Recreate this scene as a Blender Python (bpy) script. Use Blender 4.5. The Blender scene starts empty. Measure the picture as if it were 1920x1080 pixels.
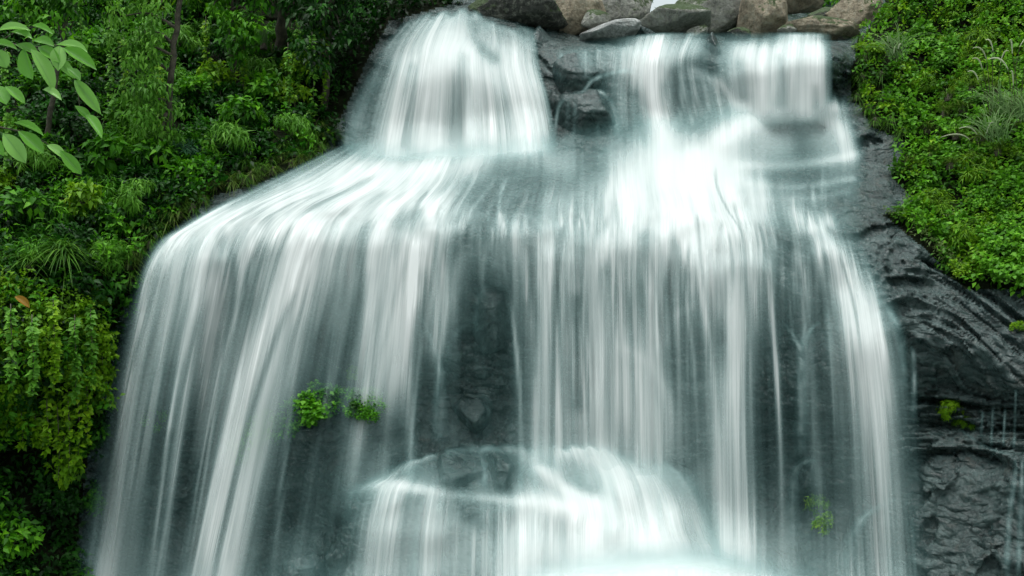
import bpy, math, random
import numpy as np
from mathutils import Vector

random.seed(7)
RNG = np.random.default_rng(7)
scene = bpy.context.scene
COL = scene.collection

# ------------------------------------------------------------------ camera, sky, sun, exposure
FPX, CAMD, HOR, CZ = 1968.0, 20.0, 640.0, 4.4      # focal length in photo pixels, metres to the main wall, horizon row, eye height
cam = bpy.data.cameras.new("camera")
cam.sensor_width = 36.0
cam.lens = 36.0 * FPX / 1920.0
cam.shift_y = (HOR - 540.0) / 1920.0
cam.clip_end = 2000.0
cam_o = bpy.data.objects.new("camera", cam)
cam_o.location = (0, -CAMD, CZ)
cam_o.rotation_euler = (math.radians(90), 0, 0)
COL.objects.link(cam_o)
scene.camera = cam_o

SUN_EL, SUN_AZ = math.radians(78), math.radians(215)   # azimuth clockwise from +Y (north)
world = bpy.data.worlds.new("World")
scene.world = world
world.use_nodes = True
wn, wl = world.node_tree.nodes, world.node_tree.links
wn.clear()
sky = wn.new("ShaderNodeTexSky")
sky.sky_type = 'NISHITA'
sky.sun_disc = False
sky.sun_elevation = SUN_EL
sky.sun_rotation = SUN_AZ
sky.air_density = 1.0
sky.dust_density = 4.0
hs = wn.new("ShaderNodeHueSaturation")
hs.inputs['Saturation'].default_value = 0.18
hs.inputs['Hue'].default_value = 0.47          # overcast: the blue is washed out by cloud
bg = wn.new("ShaderNodeBackground")
bg.inputs['Strength'].default_value = 0.115
wo = wn.new("ShaderNodeOutputWorld")
wl.new(sky.outputs[0], hs.inputs['Color'])
tn = wn.new("ShaderNodeMix")
tn.data_type = 'RGBA'
tn.blend_type = 'MULTIPLY'
tn.inputs[0].default_value = 1.0
tn.inputs[7].default_value = (0.935, 1.0, 0.985, 1)       # light filtered by wet forest air
wl.new(hs.outputs[0], tn.inputs[6])
wl.new(tn.outputs[2], bg.inputs['Color'])
wl.new(bg.outputs[0], wo.inputs['Surface'])

sun = bpy.data.lights.new("sun", 'SUN')
sun.energy = 1.1
sun.angle = math.radians(40)
sun.color = (1.0, 0.985, 0.955)
sun_o = bpy.data.objects.new("sun", sun)
sd = Vector((math.sin(SUN_AZ) * math.cos(SUN_EL), math.cos(SUN_AZ) * math.cos(SUN_EL), math.sin(SUN_EL)))
sun_o.rotation_euler = sd.to_track_quat('Z', 'Y').to_euler()
sun_o.location = (0, 0, 30)
COL.objects.link(sun_o)

vs = scene.view_settings
vs.view_transform = 'Standard'
vs.look = 'None'
vs.exposure = 0.97
vs.gamma = 1.0
vs.use_curve_mapping = False
scene.cycles.use_denoising = True
scene.cycles.transparent_max_bounces = 40
scene.cycles.max_bounces = 6
scene.cycles.diffuse_bounces = 3
scene.cycles.transmission_bounces = 4
scene.cycles.glossy_bounces = 2

# ------------------------------------------------------------------ small helpers
def at(px, py, y):
    """photo pixel + distance behind the main wall plane -> world point(s)"""
    d = np.asarray(y, float) + CAMD
    return np.stack([(np.asarray(px, float) - 960.0) / FPX * d, np.asarray(y, float) + 0 * d,
                     (HOR - np.asarray(py, float)) / FPX * d + CZ], -1)

_perm = np.random.default_rng(3).permutation(256)
_perm = np.concatenate([_perm, _perm, _perm])
_grad = np.random.default_rng(4).normal(size=(256, 3))
_grad /= np.linalg.norm(_grad, axis=1)[:, None]
def noise3(x, y, z):
    x, y, z = np.broadcast_arrays(np.asarray(x, float), np.asarray(y, float), np.asarray(z, float))
    xi, yi, zi = np.floor(x).astype(int), np.floor(y).astype(int), np.floor(z).astype(int)
    fx, fy, fz = x - xi, y - yi, z - zi
    u, v, w = (f * f * f * (f * (f * 6 - 15) + 10) for f in (fx, fy, fz))
    out = 0
    for dx in (0, 1):
        for dy in (0, 1):
            for dz in (0, 1):
                h = _perm[_perm[_perm[(xi + dx) & 255] + ((yi + dy) & 255)] + ((zi + dz) & 255)]
                g = _grad[h]
                d = g[..., 0] * (fx - dx) + g[..., 1] * (fy - dy) + g[..., 2] * (fz - dz)
                out = out + d * (u if dx else 1 - u) * (v if dy else 1 - v) * (w if dz else 1 - w)
    return out * 1.6
def fbm(x, y, z, o=4, gain=0.5):
    s, a = 0, 1.0
    for k in range(o):
        s = s + a * noise3(x * 2 ** k + 17 * k, y * 2 ** k + 5 * k, z * 2 ** k)
        a *= gain
    return s
def ridged(x, y, z, o=4):
    s, a = 0, 1.0
    for k in range(o):
        s = s + a * (1 - 2 * np.abs(noise3(x * 2 ** k + 31 * k, y * 2 ** k + 7 * k, z * 2 ** k)))
        a *= 0.5
    return s / 1.9
def sst(a, b, x):
    t = np.clip((np.asarray(x, float) - a) / (b - a + 1e-9), 0, 1)
    return t * t * (3 - 2 * t)

def mesh_obj(name, verts, faces, mat=None, parent=None, smooth=True, mats=None):
    me = bpy.data.meshes.new(name)
    verts = np.ascontiguousarray(verts, dtype=np.float32).reshape(-1, 3)
    if isinstance(faces, np.ndarray):
        nf, k = faces.shape
        me.vertices.add(len(verts)); me.vertices.foreach_set('co', verts.ravel())
        me.loops.add(nf * k); me.loops.foreach_set('vertex_index', faces.astype(np.int32).ravel())
        me.polygons.add(nf)
        me.polygons.foreach_set('loop_start', np.arange(0, nf * k, k, dtype=np.int32))
        me.update(calc_edges=True)
    else:
        me.from_pydata([tuple(v) for v in verts], [], faces)
    if smooth:
        me.polygons.foreach_set('use_smooth', np.ones(len(me.polygons), dtype=bool))
    for m in (mats or ([mat] if mat else [])):
        me.materials.append(m)
    me.validate(verbose=False)
    o = bpy.data.objects.new(name, me)
    COL.objects.link(o)
    if parent: o.parent = parent
    return o
def fattr(o, name, vals):
    a = o.data.attributes.new(name, 'FLOAT', 'POINT')
    a.data.foreach_set('value', np.ascontiguousarray(vals, dtype=np.float32).ravel())
def tag(o, label=None, cat=None, group=None, kind=None):
    if label: o['label'] = label
    if cat: o['category'] = cat
    if group: o['group'] = group
    if kind: o['kind'] = kind
    return o
def empty(name, loc):
    o = bpy.data.objects.new(name, None)
    o.empty_display_size = 0.1
    o.location = tuple(float(v) for v in loc)
    COL.objects.link(o)
    return o

# ------------------------------------------------------------------ materials
class NT:
    def __init__(s, name):
        s.m = bpy.data.materials.new(name); s.m.use_nodes = True
        s.t = s.m.node_tree; s.t.nodes.clear()
        s.out = s.t.nodes.new('ShaderNodeOutputMaterial')
    def n(s, typ, ins=None, **props):
        nd = s.t.nodes.new('ShaderNode' + typ)
        for k, v in props.items(): setattr(nd, k, v)
        for k, v in (ins or {}).items():
            if hasattr(v, 'node'): s.t.links.new(v, nd.inputs[k])
            else: nd.inputs[k].default_value = v
        return nd
    def math(s, op, a, b=0.0, c=None):
        d = {0: a, 1: b}
        if c is not None: d[2] = c
        return s.n('Math', d, operation=op).outputs[0]
    def ramp(s, fac, stops, interp='LINEAR'):
        r = s.n('ValToRGB', {'Fac': fac})
        e = r.color_ramp.elements
        r.color_ramp.interpolation = interp
        while len(e) < len(stops): e.new(0.5)
        for el, (p, c) in zip(e, stops):
            el.position = p
            el.color = (*c, 1) if len(c) == 3 else c
        return r.outputs[0]
    def noise(s, vec, scale, detail=4, rough=0.55, dist=0.0):
        return s.n('TexNoise', {'Vector': vec, 'Scale': scale, 'Detail': detail, 'Roughness': rough, 'Distortion': dist}).outputs['Fac']
    def mix(s, fac, a, b):
        nd = s.t.nodes.new('ShaderNodeMix'); nd.data_type = 'RGBA'
        for sock, v in ((nd.inputs[0], fac), (nd.inputs[6], a), (nd.inputs[7], b)):
            if hasattr(v, 'node'): s.t.links.new(v, sock)
            else: sock.default_value = v if not isinstance(v, tuple) or len(v) == 4 else (*v, 1)
        return nd.outputs[2]
    def surf(s, shader):
        s.t.links.new(shader, s.out.inputs['Surface']); return s.m

def rock_material(name, dark, mid, light, moss=0.0, rough=(0.25, 0.6), lichen=0.0, scale=1.0, bump=0.5, rust=0.15, joint=0.0):
    t = NT(name)
    co = t.n('TexCoord').outputs['Object']
    big = t.noise(co, 0.9 * scale, 5, 0.6, 0.4)
    fine = t.noise(co, 7.0 * scale, 6, 0.65)
    f = t.math('MULTIPLY_ADD', big, 0.55, t.math('MULTIPLY', fine, 0.45))
    colr = t.ramp(f, [(0.36, dark), (0.52, mid), (0.68, light)])
    rs = t.noise(co, 1.7 * scale, 4, 0.6, 0.8)
    colr = t.mix(t.math('MULTIPLY', t.ramp(rs, [(0.56, (0, 0, 0)), (0.72, (1, 1, 1))]), rust), colr, (0.11, 0.06, 0.035))
    if lichen:
        l = t.ramp(t.noise(co, 4.2 * scale, 5, 0.7, 0.3), [(0.52, (0, 0, 0)), (0.60, (1, 1, 1))])
        colr = t.mix(t.math('MULTIPLY', l, lichen), colr, (0.30, 0.31, 0.25))
    if moss:
        g = t.n('NewGeometry').outputs['Normal']
        up = t.n('SeparateXYZ', {0: g}).outputs['Z']
        mm = t.math('ADD', t.math('MULTIPLY', up, 0.35), t.noise(co, 2.6 * scale, 6, 0.7))
        mk = t.ramp(mm, [(0.62 - 0.25 * moss, (0, 0, 0)), (0.74 - 0.25 * moss, (1, 1, 1))])
        mc = t.ramp(t.noise(co, 30 * scale, 3), [(0.3, (0.012, 0.03, 0.006)), (0.7, (0.05, 0.09, 0.015))])
        colr = t.mix(mk, colr, mc)
    rg = t.ramp(t.noise(co, 5 * scale, 4), [(0.3, (rough[0],) * 3), (0.7, (rough[1],) * 3)])
    bsum = t.math('MULTIPLY_ADD', t.noise(co, 16 * scale, 6, 0.7), 0.5, t.math('MULTIPLY', t.noise(co, 4 * scale, 6, 0.65, 0.5), 1.0))
    b = t.n('Bump', {'Height': bsum, 'Strength': bump, 'Distance': 0.08})
    if joint:                                   # small broken faces along the tilted bedding
        wob = t.n('VectorMath', {0: co, 1: t.n('VectorMath', {0: t.n('TexNoise', {'Vector': co, 'Scale': 1.3, 'Detail': 3.0}).outputs['Color'], 1: (.7, .7, .7)}, operation='MULTIPLY').outputs[0]}, operation='ADD').outputs[0]
        for sc_, ds in (((1.7, 1.5, 6.0), .10), ((4.0, 3.0, 11.0), .05)):
            mp = t.n('Mapping', {'Vector': wob, 'Rotation': (0, math.radians(-22), 0), 'Scale': sc_})
            vo = t.n('TexVoronoi', {'Vector': mp.outputs[0], 'Scale': 1.0, 'Randomness': 1.0})
            hh = t.math('MULTIPLY_ADD', t.n('SeparateColor', {0: vo.outputs['Color']}).outputs[0], .5, t.math('MULTIPLY', vo.outputs['Distance'], -.9))
            b = t.n('Bump', {'Height': hh, 'Strength': joint, 'Distance': ds, 'Normal': b.outputs[0]})
            colr = t.mix(t.math('MULTIPLY', t.n('SeparateColor', {0: vo.outputs['Color']}).outputs[1], .35), colr, t.mix(.55, colr, (0.13, 0.19, 0.182)))
    p = t.n('BsdfPrincipled', {'Base Color': colr, 'Roughness': rg, 'Normal': b.outputs[0], 'Specular IOR Level': 0.5})
    return t.surf(p.outputs[0])

M_WET = rock_material('wet_rock', (0.004, 0.011, 0.011), (0.016, 0.034, 0.034), (0.085, 0.12, 0.116), rough=(0.14, 0.34), bump=0.7, rust=0.24, scale=1.7, joint=0.75)
M_BOULDER_WET = rock_material('wet_boulder_rock', (0.004, 0.011, 0.011), (0.013, 0.030, 0.030), (0.04, 0.07, 0.068), rough=(0.16, 0.4), bump=0.7, rust=0.0, joint=0.4)
M_BOULDER_MOSS = rock_material('mossy_rock', (0.012, 0.014, 0.011), (0.04, 0.042, 0.034), (0.11, 0.11, 0.095), moss=0.55, rough=(0.5, 0.85), lichen=0.35, scale=1.8, bump=1.0)
M_BOULDER_TAN = rock_material('tan_dry_rock', (0.13, 0.105, 0.075), (0.40, 0.33, 0.24), (0.62, 0.55, 0.44), moss=0.05, rough=(0.7, 0.95), lichen=0.4, rust=0.3, scale=2.0, bump=1.0)
M_BOULDER_GREY = rock_material('grey_lichen_rock', (0.09, 0.09, 0.08), (0.28, 0.28, 0.25), (0.5, 0.5, 0.45), moss=0.12, rough=(0.65, 0.95), lichen=0.8, rust=0.3, scale=2.0, bump=1.0)
M_BOULDER_PALE = rock_material('pale_slab_rock', (0.12, 0.125, 0.12), (0.34, 0.355, 0.345), (0.62, 0.64, 0.62), rough=(0.3, 0.6), rust=0.2, scale=2.4, bump=1.0)

def soil_material():
    t = NT('bank_soil')
    co = t.n('TexCoord').outputs['Object']
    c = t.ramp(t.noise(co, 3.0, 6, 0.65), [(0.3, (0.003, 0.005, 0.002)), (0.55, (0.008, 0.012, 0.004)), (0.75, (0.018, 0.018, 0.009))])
    b = t.n('Bump', {'Height': t.noise(co, 9, 6, 0.7), 'Strength': 0.8, 'Distance': 0.1})
    p = t.n('BsdfPrincipled', {'Base Color': c, 'Roughness': 0.95, 'Normal': b.outputs[0], 'Specular IOR Level': 0.1})
    return t.surf(p.outputs[0])
M_SOIL = soil_material()
def added_slope_material():
    t = NT('added_forest_slope')
    co = t.n('TexCoord').outputs['Object']
    c = t.ramp(t.noise(co, 0.8, 6, 0.7), [(0.3, (0.012, 0.03, 0.008)), (0.55, (0.035, 0.075, 0.015)), (0.75, (0.07, 0.12, 0.025))])
    return t.surf(t.n('BsdfPrincipled', {'Base Color': c, 'Roughness': 0.9, 'Specular IOR Level': 0.1}).outputs[0])
M_ADDED_SLOPE = added_slope_material()

def water_material():
    t = NT('falling_water')
    uv = t.n('UVMap').outputs['UV']
    dens = t.n('Attribute', attribute_name='dens').outputs['Fac']
    crisp = t.n('Attribute', attribute_name='crisp').outputs['Fac']
    def streak(su, sv, det, dist=0.0, off=0.0):
        mp = t.n('Mapping', {'Vector': uv, 'Scale': (su, sv, 1), 'Location': (off, off * 0.7, 0)})
        return t.noise(mp.outputs[0], 1.0, det, 0.5, dist)
    broad = streak(2.6, 0.20, 2, 0.2, 3.1)
    midn = streak(9.0, 0.30, 3, 0.15, 11.3)
    fine = streak(34.0, 0.55, 2, 0.1, 27.9)
    s = t.math('MULTIPLY_ADD', broad, 0.52, t.math('MULTIPLY_ADD', midn, 0.32, t.math('MULTIPLY', fine, 0.16)))
    s = t.n('MapRange', {'Value': s, 'From Min': 0.38, 'From Max': 0.62, 'To Min': -1.0, 'To Max': 1.0}).outputs[0]
    inv = t.math('SUBTRACT', 1.0, dens)
    wv = t.noise(t.n('Mapping', {'Vector': uv, 'Scale': (1.1, .5, 1)}).outputs[0], 1.0, 2)
    wv = t.n('MapRange', {'Value': wv, 'From Min': .35, 'From Max': .65, 'To Min': .5, 'To Max': 1.9}).outputs[0]
    amp = t.math('MULTIPLY_ADD', t.math('MULTIPLY', t.math('MULTIPLY', dens, inv), wv), 1.2, t.math('MULTIPLY', dens, 0.07))
    amp = t.math('MULTIPLY', amp, crisp)
    de = t.n('Clamp', {'Value': t.math('MULTIPLY_ADD', s, amp, dens), 'Max': 0.985}).outputs[0]
    de = t.math('POWER', de, 1.02)
    a = t.math('SUBTRACT', 1.0, t.math('POWER', t.math('SUBTRACT', 1.0, de), 0.42))
    gn = t.n('NewGeometry').outputs['Normal']
    nv = t.n('VectorMath', {0: gn, 1: (0.0, 0.0, 1.5)}, operation='ADD').outputs[0]
    nv = t.n('VectorMath', {0: nv}, operation='NORMALIZE').outputs[0]
    wc = t.ramp(de, [(0.0, (0.15, 0.35, 0.35)), (0.4, (0.53, 0.69, 0.68)), (0.75, (0.875, 0.93, 0.923)), (0.95, (0.925, 0.96, 0.955))])
    df = t.n('BsdfDiffuse', {'Color': wc, 'Normal': nv})
    tr = t.n('BsdfTranslucent', {'Color': wc})
    mx = t.n('MixShader', {0: 0.3, 1: df.outputs[0], 2: tr.outputs[0]})
    tp = t.n('BsdfTransparent')
    fin = t.n('MixShader', {0: a, 1: tp.outputs[0], 2: mx.outputs[0]})
    return t.surf(fin.outputs[0])
M_WATER = water_material()

def pool_material():
    t = NT('churning_pool_water')
    co = t.n('TexCoord').outputs['Object']
    f = t.noise(co, 0.5, 5, 0.6, 0.6)
    c = t.ramp(f, [(0.40, (0.05, 0.09, 0.085)), (0.6, (0.45, 0.52, 0.51))])
    b = t.n('Bump', {'Height': t.noise(co, 2.5, 4), 'Strength': 0.3, 'Distance': 0.1})
    p = t.n('BsdfPrincipled', {'Base Color': c, 'Roughness': 0.25, 'Normal': b.outputs[0]})
    return t.surf(p.outputs[0])
M_POOL = pool_material()

def leaf_material(name, dark, mid, light, trans=0.38, rough=0.5, spec=0.2):
    t = NT(name)
    ti = t.n('Attribute', attribute_name='tint').outputs['Fac']
    oi = t.n('ObjectInfo').outputs['Random']
    f = t.math('ADD', ti, t.math('MULTIPLY_ADD', oi, 0.16, -0.08))
    c = t.ramp(f, [(0.0, dark), (0.5, mid), (1.0, light)])
    p = t.n('BsdfPrincipled', {'Base Color': c, 'Roughness': rough, 'Specular IOR Level': spec})
    tl = t.n('BsdfTranslucent', {'Color': c})
    mx = t.n('MixShader', {0: trans, 1: p.outputs[0], 2: tl.outputs[0]})
    return t.surf(mx.outputs[0])
M_LEAF = leaf_material('leaf_green', (0.0082, 0.0492, 0.0016), (0.0498, 0.2048, 0.0044), (0.1439, 0.3985, 0.0111))
M_LEAF_Y = leaf_material('leaf_yellow_green', (0.0298, 0.0935, 0.0017), (0.1224, 0.2856, 0.0051), (0.2754, 0.4590, 0.0143))
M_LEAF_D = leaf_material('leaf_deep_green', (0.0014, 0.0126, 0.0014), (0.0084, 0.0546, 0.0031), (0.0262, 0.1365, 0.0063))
M_LEAF_B = leaf_material('leaf_broad_glossy', (0.02, 0.10, 0.012), (0.06, 0.20, 0.025), (0.13, 0.32, 0.05), rough=0.32, spec=0.6)
M_GRASS = leaf_material('grass_blade', (0.03, 0.075, 0.008), (0.08, 0.17, 0.016), (0.20, 0.27, 0.055))
M_PLUME = leaf_material('grass_plume', (0.36, 0.40, 0.24), (0.56, 0.60, 0.42), (0.74, 0.76, 0.60))
M_DRY = leaf_material('dry_leaf', (0.30, 0.16, 0.02), (0.22, 0.12, 0.03), (0.42, 0.22, 0.04))
M_PALE = leaf_material('leaf_pale', (0.06, 0.12, 0.025), (0.16, 0.25, 0.07), (0.34, 0.42, 0.18))
M_LEAF_R = leaf_material('leaf_fresh_green', (0.02, 0.085, 0.004), (0.085, 0.27, 0.010), (0.21, 0.50, 0.03))
M_FERN = leaf_material('leaf_fern', (0.008, 0.05, 0.018), (0.02, 0.10, 0.035), (0.05, 0.18, 0.06))
M_LEAF_L = leaf_material('leaf_light_green', (0.05, 0.17, 0.010), (0.0875, 0.2500, 0.0187), (0.1875, 0.4250, 0.0438))
M_BIG = leaf_material('leaf_big_oval', (0.08, 0.24, 0.02), (0.17, 0.42, 0.06), (0.32, 0.56, 0.16), rough=0.35, spec=0.5, trans=.35)
M_GRASS_G = leaf_material('grass_green', (0.02, 0.08, 0.006), (0.06, 0.18, 0.012), (0.14, 0.30, 0.03))
M_RIB = leaf_material('leaf_midrib', (0.20, 0.42, 0.12), (0.30, 0.5, 0.18), (0.4, 0.6, 0.26))
M_PLUME_G = leaf_material('grass_pale', (0.08, 0.16, 0.05), (0.16, 0.28, 0.10), (0.28, 0.4, 0.18))
M_CULM = leaf_material('dry_stem', (0.12, 0.13, 0.06), (0.2, 0.2, 0.1), (0.3, 0.3, 0.16))
def bark_material():
    t = NT('bark')
    co = t.n('TexCoord').outputs['Object']
    c = t.ramp(t.noise(co, 8, 5, 0.6), [(0.3, (0.02, 0.018, 0.012)), (0.7, (0.10, 0.085, 0.06))])
    b = t.n('Bump', {'Height': t.noise(co, 30, 4), 'Strength': 0.6, 'Distance': 0.03})
    p = t.n('BsdfPrincipled', {'Base Color': c, 'Roughness': 0.9, 'Normal': b.outputs[0]})
    return t.surf(p.outputs[0])
M_BARK = bark_material()

# ------------------------------------------------------------------ relief of the gorge: control points (px, py, metres behind the wall plane)
CP = np.array([
 # left bank, far to near
 (-600,-350,7),(-600,0,5),(-600,300,2),(-600,600,-2),(-600,900,-4),(-600,1400,-5),
 (-200,-350,8),(200,-350,9),(600,-350,11),(800,-350,12),
 (-200,50,5),(-200,300,1.6),(-200,600,-2.2),(-200,900,-3),(-200,1100,-3.5),
 (0,50,5.8),(0,250,2.4),(0,450,-.2),(0,600,-1.7),(0,720,-1.8),(0,830,-.9),(0,950,-1.5),(0,1080,-2),(0,1400,-3),
 (150,50,6),(150,250,2.8),(150,430,.4),(150,560,-.8),(150,700,-.9),(150,800,-.5),(150,900,-.5),(150,1080,-.8),(150,1400,-2),
 (300,50,6.4),(300,250,3.2),(300,400,.9),(450,50,7),(450,200,4.3),(450,330,1.9),(580,50,7.4),(590,200,4.9),(600,280,3.4),
 (690,40,7),(690,120,5.3),(650,210,4.4),(640,290,3.5),(720,15,7.2),(860,5,7.2),
 # upper left fall
 (720,280,3.5),(850,285,3.4),(980,270,3.5),(720,180,4.2),(850,180,4.0),(980,180,4.1),(760,120,4.5),(860,115,4.3),(960,120,4.5),
 (760,92,5.3),(860,82,5.3),(960,92,5.1),(790,45,5.7),(870,40,5.7),(960,60,5.2),(990,75,5.2),(1010,90,5.0),
 # upper right fall
 (1050,270,3.4),(1060,200,3.9),(1060,110,4.8),(1050,60,6.6),(1130,85,4.9),(1130,110,4.7),(1200,290,2.9),(1200,240,3.5),(1200,150,3.9),(1230,90,4.5),(1300,80,4.7),
 (1300,130,4.2),(1300,200,3.8),(1280,250,3.4),(1290,310,2.6),(1370,210,3.8),(1400,90,4.5),(1400,180,4.1),(1480,80,4.5),(1480,185,4.0),(1545,80,4.5),(1545,185,4.0),
 (1450,215,3.3),(1360,260,2.9),(1360,300,2.5),(1500,290,2.4),(1580,230,3.2),(1590,290,2.4),(1580,90,4.6),(1590,160,4.0),
 (1130,66,7),(1250,68,7),(1400,68,7),(1540,72,6.6),(1130,35,13),(1250,35,13),(1400,35,13),(1540,35,12),
 # plateau and lip
 (270,520,0.1),(300,465,.35),(340,430,.6),(400,385,.95),(500,355,1.35),(580,310,2.4),
 (330,500,-.2),(450,430,-.05),(500,400,.4),(600,385,.35),(620,462,-.4),(700,360,1.1),(750,395,.2),(760,462,-.45),(850,340,1.5),(900,395,.1),(950,425,-.45),
 (1000,310,2.3),(1050,350,1.2),(1050,400,.05),(1080,428,-.45),(1200,340,1.5),(1200,402,.1),(1225,475,-.55),(1300,350,1.2),(1350,412,-.1),(1370,490,-.65),
 (1430,360,1.3),(1430,420,.1),(1480,470,-.2),(1500,340,1.6),(1540,400,.7),(1570,460,-.2),(1600,350,1.5),(1620,540,-.7),
 (1590,520,-.25),(1612,585,-.75),(1625,612,-1.25),
 # main wall
 (230,640,.8),(230,850,.8),(230,1080,.5),(330,620,.8),(330,850,1.1),(330,1080,.5),(480,600,.7),(480,850,1.1),(480,1080,.3),
 (620,560,.2),(620,700,.6),(620,850,.3),(620,960,-.2),(620,1080,-.9),(760,560,0),(760,700,.4),(760,830,.2),
 (900,520,-.2),(930,700,.2),(930,820,.1),(1040,600,-.3),(1040,800,-.1),(1180,560,-.5),(1180,700,-.5),(1280,700,-.4),(1280,880,-.6),
 (1370,600,-.55),(1370,800,-.5),(1370,1000,-.7),(1470,600,-.1),(1470,800,0),(1470,1000,-.3),(1540,600,0),(1540,800,0),(1540,1000,-.3),
 (1640,650,-1.35),(1640,800,-.9),(1660,950,-1.2),(1660,1080,-1.5),
 # lower ledge
 (720,870,-.1),(860,850,-.3),(1000,840,-.4),(660,915,-.9),(780,920,-1.4),(900,930,-1.6),(1020,945,-1.7),(1140,975,-1.9),(1230,1000,-2.1),
 (680,1000,-1.3),(800,1000,-1.7),(950,1010,-1.9),(1100,1030,-2.2),(700,1100,-1.7),(850,1100,-2.1),(1000,1090,-2.7),(1200,1070,-3.2),(1350,1070,-2.8),(1450,1090,-2.0),
 (400,1400,-1),(700,1400,-3),(1100,1400,-4.5),(1500,1400,-3.5),
 # right rock and bank
 (1620,120,4.4),(1640,230,2.9),(1660,330,1.7),(1700,390,1.0),(1620,430,.3),(1700,450,.1),(1700,560,-.8),(1720,700,-1.25),(1760,780,-1.0),(1740,840,-1.5),(1740,960,-1.9),(1740,1080,-2.2),
 (1820,560,-.9),(1820,660,-1.6),(1830,780,-1.3),(1840,840,-1.9),(1840,1000,-2.5),(1920,580,-1.5),(1920,700,-2.1),(1920,800,-2.0),(1920,850,-2.5),(1920,1080,-3.3),(1800,1400,-4),
 (1750,40,5),(1750,200,3.2),(1750,320,1.6),(1770,440,.3),(1800,530,-.5),(1900,40,4),(1900,200,2.1),(1900,380,.3),(1900,530,-1.1),
 (1700,-60,6.6),(1650,20,6.4),(1800,-350,9),(2100,-350,8),(2100,0,3),(2100,300,.6),(2100,600,-2.2),(2100,900,-4),(2520,-350,6),(2520,300,-1.5),(2520,700,-4.5),(2520,1400,-6),(2200,1400,-5),
], float)
def rbf_fit(P, c=45.0, lam=0.4):
    d = np.sqrt(((P[:, None, :2] - P[None, :, :2]) ** 2).sum(-1) + c * c)
    n = len(P)
    A = np.zeros((n + 3, n + 3)); A[:n, :n] = d + lam * -np.eye(n) * 4
    A[:n, n] = 1; A[:n, n + 1:] = P[:, :2] / 1000; A[n, :n] = 1; A[n + 1:, :n] = (P[:, :2] / 1000).T
    return np.linalg.solve(A, np.concatenate([P[:, 2], [0, 0, 0]]))
W = rbf_fit(CP)
ST = 4
GX = np.arange(-600, 2521, ST, dtype=float)
GY = np.arange(-350, 1401, ST, dtype=float)
PX, PY = np.meshgrid(GX, GY)
D0 = np.zeros_like(PX) + W[-3] + W[-2] * PX / 1000 + W[-1] * PY / 1000
for w_, (cx, cy, _) in zip(W, CP):
    D0 += w_ * np.sqrt((PX - cx) ** 2 + (PY - cy) ** 2 + 45.0 ** 2)
def samp(G, px, py):
    fx = np.clip((np.asarray(px, float) - GX[0]) / ST, 0, len(GX) - 1.001)
    fy = np.clip((np.asarray(py, float) - GY[0]) / ST, 0, len(GY) - 1.001)
    ix, iy = fx.astype(int), fy.astype(int)
    tx, ty = fx - ix, fy - iy
    return (G[iy, ix] * (1 - tx) + G[iy, ix + 1] * tx) * (1 - ty) + (G[iy + 1, ix] * (1 - tx) + G[iy + 1, ix + 1] * tx) * ty

def in_poly(px, py, poly):
    px, py = np.asarray(px, float), np.asarray(py, float)
    r = np.zeros(px.shape, bool)
    n = len(poly)
    for i in range(n):
        x0, y0 = poly[i]; x1, y1 = poly[(i + 1) % n]
        if y0 == y1: continue
        c = ((y0 > py) != (y1 > py)) & (px < (x1 - x0) * (py - y0) / (y1 - y0) + x0)
        r ^= c
    return r
LEFT_BANK = [(-600, -350), (850, -350), (840, 10), (730, 40), (690, 110), (650, 200), (610, 280), (530, 330), (400, 368), (310, 440), (268, 500),
             (235, 570), (205, 640), (180, 760), (165, 860), (150, 960), (140, 1100), (120, 1401), (-600, 1401)]
RIGHT_BANK = [(1595, 130), (1625, 60), (1660, 10), (1690, -350), (2521, -350), (2521, 590), (1920, 545), (1810, 540), (1745, 475), (1655, 402), (1722, 385),
              (1672, 330), (1700, 265), (1640, 240), (1598, 180)]

# layered, tilted fracture of the wet rock
P3 = at(PX, PY, D0)
tilt = np.where(PY < 800, 0.42, -0.45) + 0.25 * noise3(PX / 260, PY / 260, 1.7)
tilt = 0.42 - 0.87 * sst(720, 860, PY) + 0.25 * noise3(PX / 260, PY / 260, 1.7)
al, ac = P3[..., 0] * np.cos(tilt) - P3[..., 2] * np.sin(tilt) * 0 + 0, P3[..., 2] + P3[..., 0] * tilt
warp = 0.35 * fbm(P3[..., 0] * 0.7, P3[..., 2] * 0.7, 3.3, 3)
strata = ridged((al + warp) * 0.55, (ac + warp) * 2.4, P3[..., 1] * 0.3, 4)
lump = fbm(P3[..., 0] * 0.55, P3[..., 2] * 0.55, P3[..., 1] * 0.55 + 9, 3)
fine = fbm(P3[..., 0] * 3.1, P3[..., 2] * 4.6, P3[..., 1] * 2 + 4, 3)
rockamt = 1.0 - 0.35 * (in_poly(PX, PY, LEFT_BANK) | in_poly(PX, PY, RIGHT_BANK))
rightface = sst(1560, 1720, PX) * sst(200, 420, PY)
def facets(u, v, seed):
    """broken plates: every Voronoi cell is a small plane with its own height and slope"""
    rng = np.random.default_rng(seed)
    N = 128
    jx, jy = rng.uniform(.05, .95, (N, N)), rng.uniform(.05, .95, (N, N))
    h, sx, sy = rng.uniform(-.5, .5, (N, N)), rng.normal(0, .5, (N, N)), rng.normal(0, .5, (N, N))
    iu, iv = np.floor(u).astype(int), np.floor(v).astype(int)
    best = np.full(u.shape, 1e9); out = np.zeros(u.shape)
    for dx in (-1, 0, 1):
        for dy in (-1, 0, 1):
            cu, cv = iu + dx, iv + dy
            k = (cu % N, cv % N)
            du, dv = u - cu - jx[k], v - cv - jy[k]
            d = du * du + dv * dv
            o = h[k] + sx[k] * du + sy[k] * dv + .35 * dv
            m = d < best
            best = np.where(m, d, best); out = np.where(m, o, out)
    return out
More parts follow.
